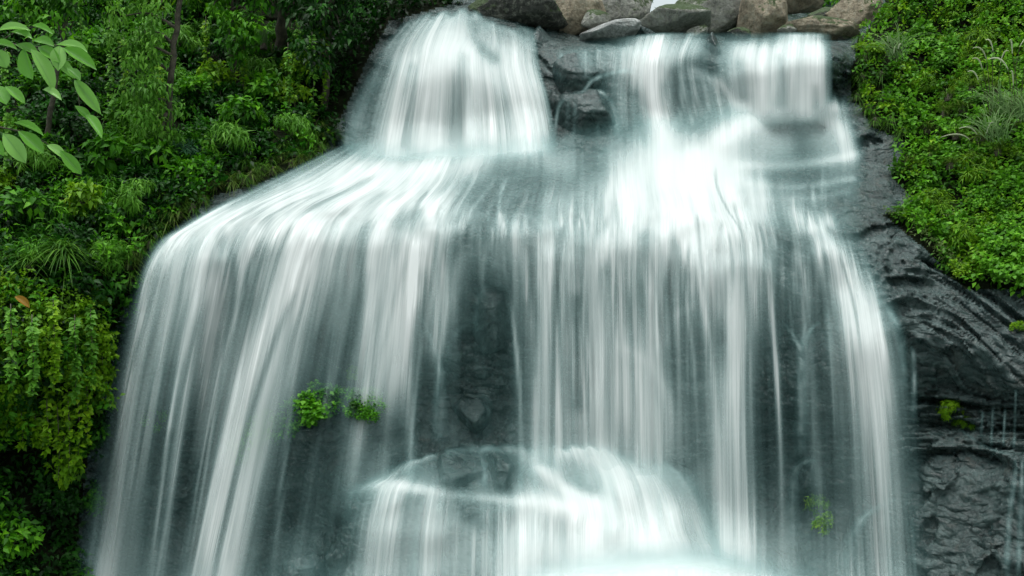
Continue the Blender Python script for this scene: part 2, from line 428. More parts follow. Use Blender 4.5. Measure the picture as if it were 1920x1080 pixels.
w1, w2 = .6 * fbm(P3[..., 0] * 1.1, P3[..., 2] * 1.1, 4.4, 3), .6 * fbm(P3[..., 0] * 1.1, P3[..., 2] * 1.1, 9.4, 3)
F1 = facets(al * .95 + .45 * w1, ac * 2.1 + .5 * w2, 1)
F2 = facets(al * 2.6 + .5 * w2, ac * 5.2 + .6 * w1, 2)
F3 = facets(al * .45 + .3 * w1, ac * .8 + .3 * w2, 3)
shelfz = sst(260, 320, PY) * (1 - sst(420, 460, PY))
amt = rockamt * (1 - .5 * shelfz)
D = D0 - amt * ((.05 + .02 * rightface) * (strata - .3) + .10 * lump + (.025 + .02 * rightface) * fine + (.16 + .04 * rightface) * F1 + (.06 + .06 * rightface) * F2 + .20 * F3)

# ------------------------------------------------------------------ boulders: (px, py, rx, ry, depth centre or None, forward radius m, material, name, label, tilt deg)
BOULD = [
 (968, 26, 88, 44, 6.4, 1.0, M_BOULDER_MOSS, 'dark mossy boulder beside the top of the upper left fall', 4),
 (1078, 26, 52, 48, 7.2, .6, M_BOULDER_TAN, 'brown boulder between the mossy rock and the pale wet slab', 10),
 (1170, 16, 58, 48, 8.2, .7, M_BOULDER_GREY, 'speckled beige boulder cut by the top edge above the pale slab', -20),
 (1146, 62, 56, 20, 6.0, .7, M_BOULDER_PALE, 'pale flat wet slab at the lip of the right upper fall', 6),
 (1262, 44, 80, 34, 6.6, .9, M_BOULDER_GREY, 'large grey layered boulder sloping down to the right at the stream lip', 16),
 (1342, 26, 74, 58, 7.6, .9, M_BOULDER_GREY, 'big lichen covered boulder behind the grey layered one', -6),
 (1430, 30, 50, 54, 7.0, .7, M_BOULDER_TAN, 'rounded brown grey boulder standing upright above the right fall', 12),
 (1472, -6, 60, 34, 9.0, .6, M_BOULDER_TAN, 'pale boulder at the top edge behind the upright rounded one', -4),
 (1530, 62, 76, 28, 6.4, .8, M_BOULDER_TAN, 'low tan boulder beside the square right fall', -8),
 (1545, 36, 28, 20, 7.4, .4, M_BOULDER_MOSS, 'small dark boulder resting on the low tan one', 5),
 (1605, 26, 48, 42, 7.0, .6, M_BOULDER_TAN, 'tan rounded boulder against the right bank foliage', -25),
 (1116, 36, 24, 16, 6.4, .3, M_BOULDER_GREY, 'small grey stone between the brown boulder and the pale slab', 12),
 (1205, 62, 22, 13, 6.0, .25, M_BOULDER_WET, 'little dark stone wedged right of the pale slab', -8),
 (1386, 66, 26, 12, 6.2, .25, M_BOULDER_MOSS, 'low mossy stone under the lichen boulder at the lip', 4),
 (1478, 58, 20, 14, 6.2, .25, M_BOULDER_GREY, 'small grey stone between the upright and the low tan boulder', -14),
 (1572, 72, 24, 12, 6.0, .25, M_BOULDER_MOSS, 'small mossy stone at the right end of the low tan boulder', 8),
 (1310, 62, 22, 10, 6.1, .22, M_BOULDER_GREY, 'flat grey chip of stone at the foot of the layered boulder', 10),
 (1336, 102, 17, 32, 4.7, .45, M_BOULDER_WET, 'small black rock splitting the right upper fall at its lip', 0),
 (1078, 150, 50, 42, 4.5, .7, M_BOULDER_WET, 'black rock right beside the upper left fall', 20),
 (1100, 222, 62, 56, 4.1, .8, M_BOULDER_WET, 'rounded black boulder laced with thin runs below the lip', 0),
 (1010, 100, 40, 44, 5.6, .5, M_BOULDER_WET, 'dark rock in the shadow under the mossy boulder', 0),
 (1290, 165, 84, 70, 4.6, .75, M_BOULDER_WET, 'broad veiled rock dome in the middle of the right upper fall', 15),
 (1508, 262, 46, 50, 3.05, .45, M_BOULDER_WET, 'dark rounded boulder under thin water below the square fall', 4),
 (1292, 268, 46, 28, 3.4, .5, M_BOULDER_WET, 'small square rock step between two white cascades', 0),
 (932, 592, 48, 70, .25, .65, M_BOULDER_WET, 'rounded dark boss high on the wall between the main curtains', 0),
 (884, 770, 40, 44, .55, .6, M_BOULDER_WET, 'round dark boulder low on the wall above the lower ledge', 5),
 (862, 892, 58, 52, -.6, .75, M_BOULDER_WET, 'dark dome shaped boulder on the lower ledge', 0),
 (944, 888, 42, 48, -.6, .7, M_BOULDER_WET, 'narrower dark boulder next to the dome shaped one on the lower ledge', -10),
 (1190, 790, 88, 126, -.05, .6, M_BOULDER_WET, 'tall rock hump veiled by the centre curtain', 0),
 (1085, 892, 96, 76, -.7, .6, M_BOULDER_WET, 'broad rock hump where the centre curtain lands', 10),
 (1235, 950, 84, 88, -.75, .6, M_BOULDER_WET, 'sloping boulder beside the strong white column', 20),
 (1015, 902, 46, 40, -1.0, .5, M_BOULDER_WET, 'veiled rounded rock right of the narrow boulder on the lower ledge', 6),
 (1150, 955, 58, 44, -1.5, .5, M_BOULDER_WET, 'veiled rock step near the white foam under the centre curtain', 12),
 (785, 908, 50, 34, -.95, .4, M_BOULDER_WET, 'veiled low rock at the left part of the lower ledge', -8),
 (1428, 152, 36, 52, 4.35, .4, M_BOULDER_WET, 'rock behind the left half of the square right fall', 0),
 (1506, 128, 46, 36, 4.3, .35, M_BOULDER_WET, 'rock behind the right half of the square right fall', 0),
 (1512, 905, 34, 44, .1, .5, M_BOULDER_WET, 'small boulder under the thin forked thread', 0),
 (1645, 1040, 66, 100, -.85, .6, M_BOULDER_WET, 'veiled boulder at the foot of the right fall', 18),
 (575, 1068, 44, 30, -.9, .5, M_BOULDER_WET, 'low dark stone at the bottom edge left of the ledge', 0),
 (632, 1052, 26, 34, -1.1, .4, M_BOULDER_WET, 'upright dark stone at the left corner of the lower ledge', 8),
]
def blur(G, r):
    k = np.exp(-0.5 * (np.arange(-3 * r, 3 * r + 1) / r) ** 2); k /= k.sum()
    G = np.apply_along_axis(lambda q: np.convolve(np.pad(q, 3 * r, mode='edge'), k, 'valid'), 0, G)
    return np.apply_along_axis(lambda q: np.convolve(np.pad(q, 3 * r, mode='edge'), k, 'valid'), 1, G)
stepn = fbm(PX / 90, PY / 40, 5.5, 2)
shelf = sst(240, 300, PY) * (1 - sst(400, 440, PY))
upr = sst(1020, 1080, PX) * (1 - sst(1590, 1640, PX)) * (1 - sst(250, 300, PY))
DN = D.copy()
for _ in range(3):
    q_ = np.pad(DN, 1, mode='edge')
    DN = np.minimum.reduce([q_[1:-1, 1:-1], q_[:-2, 1:-1], q_[2:, 1:-1], q_[1:-1, :-2], q_[1:-1, 2:]])
DW = np.minimum(D0, blur(DN, 2)) - 0.05 - 0.10 * lump - .24 * upr * np.maximum(fbm(PX / 62, PY / 62, 2.9, 2), -.05) - 0.13 * shelf * stepn - .20 * np.exp(-((PY - 415) / 60) ** 2) * sst(280, 420, PX) * (1 - sst(1500, 1600, PX)) * fbm(PX / 75, PY / 90, 8.8, 2)                       # surface the water runs over: smooth relief + boulders
for (cx, cy, rx, ry, dc, rd, m, lb, tl) in BOULD:
    q = 1 - ((PX - cx) / rx) ** 2 - ((PY - cy) / ry) ** 2 + .30 * noise3(PX / 38 + cx, PY / 38, 7.7)
    f = np.where(q > 0, dc - rd * np.sqrt(np.clip(q, 0, 1)) * 0.9, 1e3)
    DW = np.minimum(DW, f)

def icosphere(sub):
    t = (1 + 5 ** .5) / 2
    v = [(-1, t, 0), (1, t, 0), (-1, -t, 0), (1, -t, 0), (0, -1, t), (0, 1, t), (0, -1, -t), (0, 1, -t), (t, 0, -1), (t, 0, 1), (-t, 0, -1), (-t, 0, 1)]
    f = [(0, 11, 5), (0, 5, 1), (0, 1, 7), (0, 7, 10), (0, 10, 11), (1, 5, 9), (5, 11, 4), (11, 10, 2), (10, 7, 6), (7, 1, 8), (3, 9, 4), (3, 4, 2), (3, 2, 6), (3, 6, 8), (3, 8, 9), (4, 9, 5), (2, 4, 11), (6, 2, 10), (8, 6, 7), (9, 8, 1)]
    v = [np.array(p) / np.linalg.norm(p) for p in v]
    for _ in range(sub):
        cache, nf = {}, []
        def mid(a, b):
            k = (min(a, b), max(a, b))
            if k not in cache:
                p = v[a] + v[b]; v.append(p / np.linalg.norm(p)); cache[k] = len(v) - 1
            return cache[k]
        for a, b, c in f:
            x, y, z = mid(a, b), mid(b, c), mid(c, a)
            nf += [(a, x, z), (b, y, x), (c, z, y), (x, y, z)]
        f = nf
    return np.array(v), np.array(f)
ICO_V, ICO_F = icosphere(4)

# ------------------------------------------------------------------ the setting
def grid_faces(mask):
    ny, nx = PX.shape
    idx = np.arange(ny * nx).reshape(ny, nx)
    q = np.stack([idx[:-1, :-1], idx[1:, :-1], idx[1:, 1:], idx[:-1, 1:]], -1)
    return q[mask]
V_ALL = at(PX, PY, D)
FX, FY = (PX[:-1, :-1] + ST / 2), (PY[:-1, :-1] + ST / 2)
mL, mR = in_poly(FX, FY, LEFT_BANK), in_poly(FX, FY, RIGHT_BANK)
skygap = (FX > 1215) & (FX < 1295) & (FY < 40)
def sub_mesh(name, mask, mat):
    f = grid_faces(mask & ~skygap)
    u, inv = np.unique(f, return_inverse=True)
    o = mesh_obj(name, V_ALL.reshape(-1, 3)[u], inv.reshape(f.shape), mat, smooth=(name != 'cliff'))
    o['kind'] = 'structure'
    return o
tag(sub_mesh('cliff', ~mL & ~mR, M_WET), 'dark wet layered rock cliff behind the falling water')
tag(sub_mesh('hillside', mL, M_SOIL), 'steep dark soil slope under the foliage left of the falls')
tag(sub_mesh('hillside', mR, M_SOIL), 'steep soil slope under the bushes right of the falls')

def build_boulder(i, b):
    cx, cy, rx, ry, dc, rd, m, lb, tl = b
    d = (dc + CAMD) / FPX
    v = ICO_V.copy()
    s = i * 13.7
    r = 1 + 0.16 * noise3(v[:, 0] * 1.3 + s, v[:, 1] * 1.3, v[:, 2] * 1.3) + 0.09 * noise3(v[:, 0] * 3 + s, v[:, 1] * 3, v[:, 2] * 3)
    r += 0.05 * ridged(v[:, 0] * 2.2 + s, v[:, 1] * 2.2, v[:, 2] * 5.0 + s, 3) - 0.02
    # a few chipped planes give the boulder flat facets
    g = np.random.default_rng(i + 50)
    for k in range(13):
        n = g.normal(size=3); n /= np.linalg.norm(n)
        h = g.uniform(.62, .86)
        dd = (v * r[:, None]) @ n
        r = np.where(dd > h, r * (h + 0.12 * (dd - h)) / np.maximum(dd, 1e-6), r)
    r += 0.018 * fbm(v[:, 0] * 7 + s, v[:, 1] * 7, v[:, 2] * 9, 2)
    v = v * r[:, None] * 1.14
    v = v * np.array([rx * d, rd, ry * d])
    a = math.radians(-tl)
    v = np.stack([v[:, 0] * math.cos(a) + v[:, 2] * math.sin(a), v[:, 1], -v[:, 0] * math.sin(a) + v[:, 2] * math.cos(a)], -1)
    c = at(cx, cy, dc)
    o = mesh_obj('boulder', v, ICO_F, m)
    o.location = tuple(c)
    tag(o, lb, 'boulder')
for i, b in enumerate(BOULD): build_boulder(i, b)

# pool and valley floor running on under and behind the viewer
def pool():
    n = 60
    xs, ys = np.linspace(-24, 24, n), np.linspace(-46, 3, n)
    X, Y = np.meshgrid(xs, ys)
    Z = 0.05 * fbm(X * .5, Y * .5, 0, 3) - 0.35
    idx = np.arange(n * n).reshape(n, n)
    f = np.stack([idx[:-1, :-1], idx[:-1, 1:], idx[1:, 1:], idx[1:, :-1]], -1).reshape(-1, 4)
    o = mesh_obj('pool', np.stack([X, Y, Z], -1), f, M_POOL)
    tag(o, 'churning plunge pool at the foot of the falls', kind='structure')
pool()

def valley():  # unseen slope added behind the viewer, holds low frontal light off the falls
    nr, nt = 40, 120
    r = np.linspace(27, 75, nr); th = np.radians(np.linspace(170, 370, nt))
    Rr, Th = np.meshgrid(r, th)
    X, Y = Rr * np.cos(Th), -11 + Rr * np.sin(Th)
    Z = -0.8 + 19 * sst(27, 66, Rr) + 3.0 * fbm(X * .12, Y * .12, 2.2, 4) * sst(27, 32, Rr)
    idx = np.arange(nr * nt).reshape(nt, nr)
    f = np.stack([idx[:-1, :-1], idx[:-1, 1:], idx[1:, 1:], idx[1:, :-1]], -1).reshape(-1, 4)
    tag(mesh_obj('hillside', np.stack([X, Y, Z], -1), f, M_ADDED_SLOPE), 'unseen forested slope added behind the viewer to cut frontal light', kind='structure')
valley()

# ------------------------------------------------------------------ water: sheets lofted down the rock
def catmull(P, t):
    P = np.asarray(P, float)
    n = len(P) - 1
    t = np.clip(t, 0, 1) * n
    i = np.minimum(t.astype(int), n - 1); f = (t - i)
    f = f.reshape(f.shape + (1,) * (P.ndim - 1))
    g = lambda k: P[np.clip(k, 0, n)]
    p0, p1, p2, p3 = g(i - 1), g(i), g(i + 1), g(i + 2)
    p0 = np.where((i == 0).reshape(f.shape), 2 * p1 - p2, p0)
    p3 = np.where((i >= n - 1).reshape(f.shape), 2 * p2 - p1, p3)
    return 0.5 * (2 * p1 + (p2 - p0) * f + (2 * p0 - 5 * p1 + 4 * p2 - p3) * f ** 2 + (3 * p1 - p0 - 3 * p2 + p3) * f ** 3)
class Thick:
    """how much water runs over each place of the rock: 0 none, 1 a solid sheet"""
    def __init__(s): s.g = np.zeros_like(PX)
    def add(s, c): s.g = 1 - (1 - s.g) * (1 - np.clip(c, 0, 1))
    def fill(s, poly, d, r=4):
        s.add(d * blur(in_poly(PX, PY, poly).astype(float), int(round(r * 5 / ST)))); return s
    def _line(s, knots, sharp):
        k = np.array(knots, float)
        k = catmull(k, np.linspace(0, 1, (len(k) - 1) * 5 + 1))
        x0, x1 = k[:, 0].min() - k[:, 2].max() * 2.2, k[:, 0].max() + k[:, 2].max() * 2.2
        y0, y1 = k[:, 1].min() - k[:, 2].max() * 2.2, k[:, 1].max() + k[:, 2].max() * 2.2
        ix = slice(max(int((x0 - GX[0]) / ST), 0), int((x1 - GX[0]) / ST) + 2); iy = slice(max(int((y0 - GY[0]) / ST), 0), int((y1 - GY[0]) / ST) + 2)
        X, Y = PX[iy, ix], PY[iy, ix]
        best = np.zeros_like(X)
        for p, q in zip(k[:-1], k[1:]):
            d = q[:2] - p[:2]; L2 = (d ** 2).sum() + 1e-9
            t = np.clip(((X - p[0]) * d[0] + (Y - p[1]) * d[1]) / L2, 0, 1)
            r = np.hypot(X - p[0] - t * d[0], Y - p[1] - t * d[1]) / (p[2] + t * (q[2] - p[2]))
            best = np.maximum(best, (p[3] + t * (q[3] - p[3])) * np.exp(-(r ** sharp) * 1.0))
        return iy, ix, best
    def line(s, *knots, sharp=2.0):
        iy, ix, b = s._line(knots, sharp)
        s.g[iy, ix] = 1 - (1 - s.g[iy, ix]) * (1 - np.clip(b, 0, .995)); return s
    def cut(s, *knots, sharp=2.0):
        iy, ix, b = s._line(knots, sharp)
        s.g[iy, ix] *= 1 - np.clip(b, 0, 1); return s
class Water:
    def __init__(s): s.v, s.f, s.d, s.uv, s.c, s.n = [], [], [], [], [], 0
    def loft(s, rows, thick, off=0.10, edge=0.03, ft=0.0, fb=0.0, back=-0.06, layers=3, gap=0.07, sm=5, res=6.0, strands=0):
        """rows: polylines across the flow from top to bottom; thick: a Thick map, or one density per row"""
        K = max(len(r) for r in rows)
        R = np.stack([catmull(np.array(r, float), np.linspace(0, 1, K)) for r in rows])
        wid = np.linalg.norm(np.diff(R, axis=1), axis=2).sum(1).mean()
        ln = np.linalg.norm(np.diff(R, axis=0), axis=2).sum(0).mean()
        nu, nv = int(np.clip(wid / res, 5, 400)), int(np.clip(ln / res, 6, 180))
        tu, tv = np.linspace(0, 1, nu), np.linspace(0, 1, nv)
        A = catmull(R, tv)
        A = catmull(A.transpose(1, 0, 2), tu).transpose(1, 0, 2)
        px, py = A[..., 0], A[..., 1]
        if isinstance(thick, Thick): Q = samp(thick.g, px, py)
        else: Q = np.interp(tv, np.linspace(0, 1, len(thick)), thick)[:, None] * np.ones(nu)[None] * (.62 + .5 * noise3(px / 14, py / 22, 4.2))
        e = sst(0, edge, tu) * sst(0, edge, 1 - tu) if edge else np.ones(nu)
        g = (sst(0, ft, tv) if ft else np.ones(nv)) * (sst(0, fb, 1 - tv) if fb else np.ones(nv))
        if ft: g = sst(0, ft, tv[:, None] - ft * 1.2 * np.clip(noise3(tu * wid / 26, 3.3, ln), -.2, 1)[None]) * (sst(0, fb, 1 - tv) if fb else np.ones(nv))[:, None]
        else: g = g[:, None]
        dn = Q * e[None] * g
        for k in range(strands):                             # single threads of water of every width
            u0, hw = RNG.uniform(0, 1), RNG.choice([2.8, 3.5, 5, 8, 13]) / wid
            v0 = RNG.uniform(.1, .75); v1 = v0 + RNG.uniform(.15, .6)
            uu = u0 + .012 * np.sin(tv * RNG.uniform(3, 9) + RNG.uniform(0, 6))
            a = RNG.uniform(.2, .6) * sst(v0, v0 + .06, tv) * (1 - sst(v1 - .15, v1, tv))
            base = np.interp(uu, tu, dn[int(np.clip((v0 + .1), 0, 1) * (nv - 1))])
            c = (a * np.clip(base * 2.2, 0, 1))[:, None] * np.exp(-((tu[None] - uu[:, None]) / hw) ** 2)
            sgn = RNG.uniform() < .36
            dn = dn * (1 - .85 * c) if sgn else 1 - (1 - dn) * (1 - c)
        dn = np.clip(dn, 0, .995)
        dsoft = dn.copy()                                    # the innermost layer is fine drifting spray: smooth, no threads
        if layers > 1 and nu > 30:
            for _ in range(30):
                dsoft[:, 1:-1] = .25 * dsoft[:, :-2] + .5 * dsoft[:, 1:-1] + .25 * dsoft[:, 2:]
            dsoft = np.maximum(dsoft, dn * .75)
        for L in range(layers):
            y = samp(DW, px, py) - off - gap * L
            for j in range(1, nv):
                dz = np.maximum(py[j] - py[j - 1], 0) * 0.0102
                y[j] = np.minimum(y[j], y[j - 1] + back * dz)
            lim = y.copy()
            for it in range(sm):
                if it < sm - 2: y = np.minimum(y, lim + .03)
                y[1:-1] = 0.25 * y[:-2] + 0.5 * y[1:-1] + 0.25 * y[2:]
                if nu > 6: y[:, 1:-1] = 0.2 * y[:, :-2] + 0.6 * y[:, 1:-1] + 0.2 * y[:, 2:]
            sd_ = RNG.uniform(0, 60, 2)
            y -= 0.05 * noise3(px / 40 + sd_[0], py / 260, sd_[1])
            idx = np.arange(nu * nv).reshape(nv, nu) + s.n
            f = np.stack([idx[:-1, :-1], idx[1:, :-1], idx[1:, 1:], idx[:-1, 1:]], -1).reshape(-1, 4)
            dd = (dsoft * .85 if L == 0 else dn) * (1.0, .9, .8)[L]
            mx = np.maximum.reduce([dd[:-1, :-1], dd[1:, :-1], dd[1:, 1:], dd[:-1, 1:]]).ravel()
            s.v.append(at(px, py, y).reshape(-1, 3))
            s.f.append(f[mx > 0.012])
            s.d.append(dd.ravel())
            s.c.append((CRISP if np.isscalar(CRISP) else samp(CRISP, px, py)).ravel() * (.2, .85, 1.0)[L] if layers > 1 else np.full(dd.size, .5))
            U, Vv = np.meshgrid(tu * wid * 0.0102, tv * ln * 0.0102)
            s.uv.append(np.stack([U + sd_[0], Vv + sd_[1]], -1).reshape(-1, 2))
            s.n += nu * nv
    def stream(s, *knots, **kw):
        """knots: (px, py, half width px, density) down the centre of a narrow run"""
        k = np.array(knots, float)
        t = np.gradient(k[:, :2], axis=0); t /= np.linalg.norm(t, axis=1)[:, None] + 1e-9
        nrm = np.stack([t[:, 1], -t[:, 0]], -1)
        rows = [[tuple(k[i, :2] - nrm[i] * k[i, 2] * 1.5), tuple(k[i, :2]), tuple(k[i, :2] + nrm[i] * k[i, 2] * 1.5)] for i in range(len(k))]
        kw.setdefault('edge', 0.5); kw.setdefault('layers', 2); kw.setdefault('ft', .12); kw.setdefault('fb', .15); kw.setdefault('res', 4.0)
        s.loft(rows, list(k[:, 3]), **kw)
    def build(s, name, label):
        V, F = np.concatenate(s.v), np.concatenate(s.f)
        u, inv = np.unique(F, return_inverse=True)
        o = mesh_obj(name, V[u], inv.reshape(F.shape), M_WATER)
        fattr(o, 'dens', np.concatenate(s.d)[u])
        fattr(o, 'crisp', np.concatenate(s.c)[u])
        uv = np.concatenate(s.uv)[u]
        lay = o.data.uv_layers.new(name='UVMap')
        li = np.empty(len(o.data.loops), np.int32); o.data.loops.foreach_get('vertex_index', li)
        lay.data.foreach_set('uv', uv[li].astype(np.float32).ravel())
        tag(o, label, kind='structure')
        return o

# where the water lands or slides over steps it churns and shows no threads
CRISP = np.full_like(PX, .92)
for cx, cy, rx, ry, a in ((1470, 270, 170, 110, .9), (1270, 340, 150, 60, .7), (1250, 280, 60, 60, .6), (620, 340, 240, 60, .45), (1000, 320, 200, 50, .3), (1100, 900, 220, 90, .6), (1200, 1060, 300, 60, .95), (850, 880, 160, 50, .5), (860, 280, 220, 26, .6), (1625, 590, 40, 60, .7), (850, 80, 140, 60, .4), (400, 1080, 300, 40, .6)):
    CRISP *= 1 - a * np.exp(-(((PX - cx) / rx) ** 2 + ((PY - cy) / ry) ** 2))
# upper left fall
T = Thick()
T.fill([(770, 45), (820, 32), (870, 28), (905, 50), (1000, 64), (1000, 125), (1020, 200), (1025, 290), (670, 300), (670, 230), (705, 150), (735, 90)], .58, 4)
T.line((850, 30, 45, .5), (850, 70, 70, .5), (860, 105, 80, .6))
T.line((760, 120, 40, .6), (740, 200, 40, .8), (735, 290, 45, .8)).line((850, 100, 45, .8), (820, 180, 45, .85), (815, 290, 45, .8))
T.line((960, 118, 40, .8), (985, 170, 40, .9), (995, 230, 36, .9), (990, 290, 40, .9)).line((900, 150, 40, .5), (900, 220, 50, .6), (900, 290, 60, .7))
T.cut((722, 120, 14, .5), (700, 180, 18, .6), (690, 250, 18, .55)).cut((868, 110, 12, .3), (858, 180, 18, .4), (848, 260, 16, .35)).cut((775, 125, 8, .3), (765, 200, 12, .4), (760, 270, 10, .4))
T.cut((890, 45, 10, .6), (895, 80, 10, .5), (925, 110, 12, .5))
w = Water()
w.loft([[(765, 30), (830, 20), (880, 15), (940, 40), (1005, 52)], [(715, 85), (800, 75), (880, 68), (945, 80), (1010, 92)], [(690, 130), (790, 118), (868, 100), (945, 120), (1015, 130)], [(665, 185), (780, 180), (870, 175), (955, 180), (1030, 185)], [(645, 240), (770, 245), (870, 245), (965, 240), (1040, 235)], [(630, 310), (760, 315), (870, 315), (970, 305), (1050, 295)]],
       T, fb=.07, ft=.05)
w.stream((712, 130, 14, .3), (675, 190, 14, .4), (655, 250, 14, .4), (648, 290, 14, .3))
w.build('waterfall', 'grey white bell shaped upper fall on the left beside the dark trees')

# upper right falls
T = Thick()
T.fill([(1372, 84), (1400, 78), (1440, 84), (1470, 76), (1520, 74), (1548, 82), (1550, 205), (1385, 215)], .86, 2)
T.line((1500, 74, 40, .8), (1500, 120, 44, .85), (1505, 200, 46, .8)).line((1420, 100, 30, .3), (1425, 150, 36, .6), (1420, 210, 40, .7))
T.cut((1462, 110, 8, .4), (1466, 150, 10, .55), (1464, 195, 14, .55)).cut((1528, 165, 8, .3), (1530, 200, 10, .4)).cut((1385, 120, 12, .4), (1392, 180, 12, .5))
T.fill([(1185, 80), (1320, 74), (1322, 110), (1190, 130)], .5, 3).fill([(1350, 78), (1380, 78), (1390, 215), (1345, 140)], .5, 3)
T.line((1230, 84, 34, .7), (1208, 122, 30, .95), (1222, 180, 30, .97), (1240, 250, 32, .98), (1265, 320, 46, 1))
T.line((1290, 78, 22, .6), (1262, 110, 18, .7), (1240, 140, 20, .7)).fill([(1240, 130), (1300, 118), (1360, 150), (1390, 230), (1250, 250)], .30, 4).line((1290, 130, 10, .3), (1345, 150, 9, .5), (1385, 205, 9, .5))
T.fill([(1045, 106), (1090, 92), (1200, 82), (1200, 140), (1045, 140)], .25, 2).fill([(1140, 130), (1200, 135), (1205, 250), (1160, 250)], .4, 3)
for x in (1262, 1280, 1298, 1318, 1336, 1352): T.line((x - 4, 135 + abs(x - 1290) * .3, 3.5, .45), (x + (x - 1290) * .25, 180, 4, .5), (x + (x - 1290) * .4, 235, 4, .4))
T.cut((1190, 180, 16, .5), (1196, 230, 18, .55)).cut((1336, 80, 16, .9), (1336, 130, 16, .9))
for x in (1052, 1098, 1122, 1150, 1168, 1182): T.line((x, 90 + abs(x - 1180) * .1, 3.5, .4), (x, 138, 3.5, .35))
w = Water()
w.loft([[(1035, 92), (1090, 76), (1180, 66), (1250, 60), (1340, 60), (1450, 60), (1560, 60)], [(1035, 130), (1090, 125), (1170, 120), (1235, 115), (1320, 110), (1440, 115), (1562, 115)], [(1035, 180), (1090, 180), (1165, 180), (1235, 180), (1330, 175), (1440, 165), (1562, 165)], [(1035, 240), (1090, 240), (1165, 240), (1245, 240), (1340, 225), (1440, 215), (1562, 210)], [(1035, 300), (1090, 300), (1165, 300), (1245, 310), (1340, 280), (1440, 250), (1562, 240)]],
       T, fb=.2, ft=.02, edge=.012, off=.12, gap=.06)
w.stream((1195, 130, 5, .5), (1150, 136, 4, .6), (1112, 150, 4, .55), (1092, 172, 4, .45), (1054, 190, 3.5, .45), (1043, 225, 3.5, .45), (1040, 270, 3.5, .4))
w.stream((1100, 168, 4, .4), (1128, 174, 5, .6), (1148, 198, 6, .6), (1156, 230, 7, .5), (1158, 265, 7, .4))
w.stream((1240, 262, 3, .3), (1170, 262, 4, .5), (1135, 282, 4, .5), (1118, 300, 3, .3))
for x, a in ((1066, .3), (1080, .34), (1124, .3)):
    w.stream((x, 185, 4, a), (x - 2, 220, 4, a), (x - 4, 265, 4, a * .8), layers=1)
w.build('waterfall', 'white upper right falls spilling over the boulders at the stream lip')

# shelf cascade and the big curtain: one body of water
T = Thick()
T.fill([(600, 305), (700, 290), (860, 298), (960, 280), (1060, 275), (1100, 300), (1060, 330), (900, 330), (820, 400), (330, 450), (280, 500), (350, 420), (480, 360)], .66, 4)
T.fill([(300, 450), (420, 385), (800, 385), (1000, 400), (1250, 380), (1400, 400), (1420, 470), (1270, 520), (800, 520), (560, 560), (260, 620)], .34, 8)
T.fill([(1000, 400), (1420, 400), (1400, 700), (1300, 860), (1010, 860)], .18, 6).fill([(300, 470), (820, 440), (800, 560), (700, 640), (480, 760), (260, 760)], .15, 8)
T.fill([(900, 310), (1100, 300), (1180, 330), (1180, 400), (800, 400)], .22, 5)
T.fill([(1160, 300), (1250, 310), (1400, 300), (1420, 400), (1150, 410), (1150, 340)], .62, 5).fill([(1080, 262), (1200, 256), (1240, 300), (1150, 330), (1050, 300)], .34, 4)
T.cut((1292, 258, 26, .55), (1294, 282, 24, .5)).line((1275, 255, 4, .4), (1275, 290, 4, .4)).line((1302, 252, 4, .4), (1303, 288, 4, .35)).line((1240, 235, 30, .7), (1245, 270, 34, .9), (1255, 300, 50, .95)).line((1240, 290, 50, .9), (1270, 340, 80, .98), (1300, 390, 90, .97), (1340, 430, 70, .95))
T.fill([(1360, 215), (1560, 195), (1590, 250), (1610, 310), (1580, 400), (1400, 400), (1320, 300)], .36, 5)
T.fill([(1405, 215), (1570, 205), (1595, 300), (1400, 300)], .42, 5).line((1560, 202, 16, .85), (1500, 212, 18, .95), (1440, 216, 22, .95), (1375, 245, 30, .97), (1325, 300, 44, .98)).line((1520, 212, 14, .7), (1570, 238, 18, .65), (1595, 290, 18, .5))
T.line((1380, 310, 9, .5), (1470, 312, 9, .7), (1560, 300, 9, .6), (1620, 285, 9, .3)).line((1400, 345, 6, .5), (1500, 350, 6, .55), (1600, 335, 6, .4)).line((1430, 375, 6, .5), (1520, 372, 6, .5), (1590, 360, 6, .3))
T.cut((1505, 258, 26, .5), (1508, 284, 30, .55)).cut((1430, 330, 22, .4), (1540, 325, 18, .35)).cut((1100, 280, 30, .5), (1110, 310, 26, .6))
T.line((700, 320, 40, .6), (600, 370, 50, .8), (560, 420, 50, .9)).line((1000, 285, 22, .7), (900, 300, 22, .7), (780, 320, 26, .75), (680, 350, 30, .7)).line((760, 385, 40, .7), (640, 395, 46, .85), (520, 410, 40, .8))
T.fill([(1160, 325), (1260, 310), (1390, 320), (1430, 400), (1400, 450), (1150, 430)], .75, 8)
# curtains
T.line((420, 380, 22, .5), (335, 440, 26, .8), (290, 500, 28, .9), (272, 580, 28, .9), (252, 680, 27, .85), (228, 850, 28, .8), (205, 980, 32, .78), (185, 1120, 36, .75))
T.line((420, 440, 60, .5), (385, 520, 60, .45), (360, 620, 60, .32), (330, 780, 64, .22), (300, 940, 70, .22), (285, 1110, 75, .3))
T.line((430, 430, 9, .5), (412, 540, 9, .6), (390, 700, 10, .5), (370, 850, 10, .25)).line((385, 480, 7, .4), (350, 620, 8, .45), (320, 800, 8, .25))
T.line((650, 370, 46, .9), (590, 420, 46, .97), (548, 520, 45, .97), (508, 640, 42, .96), (470, 780, 40, .94), (438, 900, 42, .9), (402, 1120, 46, .88))
T.line((700, 400, 60, .6), (655, 500, 58, .65), (615, 620, 46, .36), (580, 760, 40, .2), (555, 900, 46, .12), (545, 1110, 50, .15))
T.line((800, 395, 40, .8), (770, 470, 38, .85), (750, 580, 36, .82), (735, 700, 34, .62), (715, 830, 32, .42), (700, 905, 32, .3))
T.line((860, 400, 34, .5), (845, 480, 26, .5), (828, 580, 22, .3), (820, 650, 20, .2))
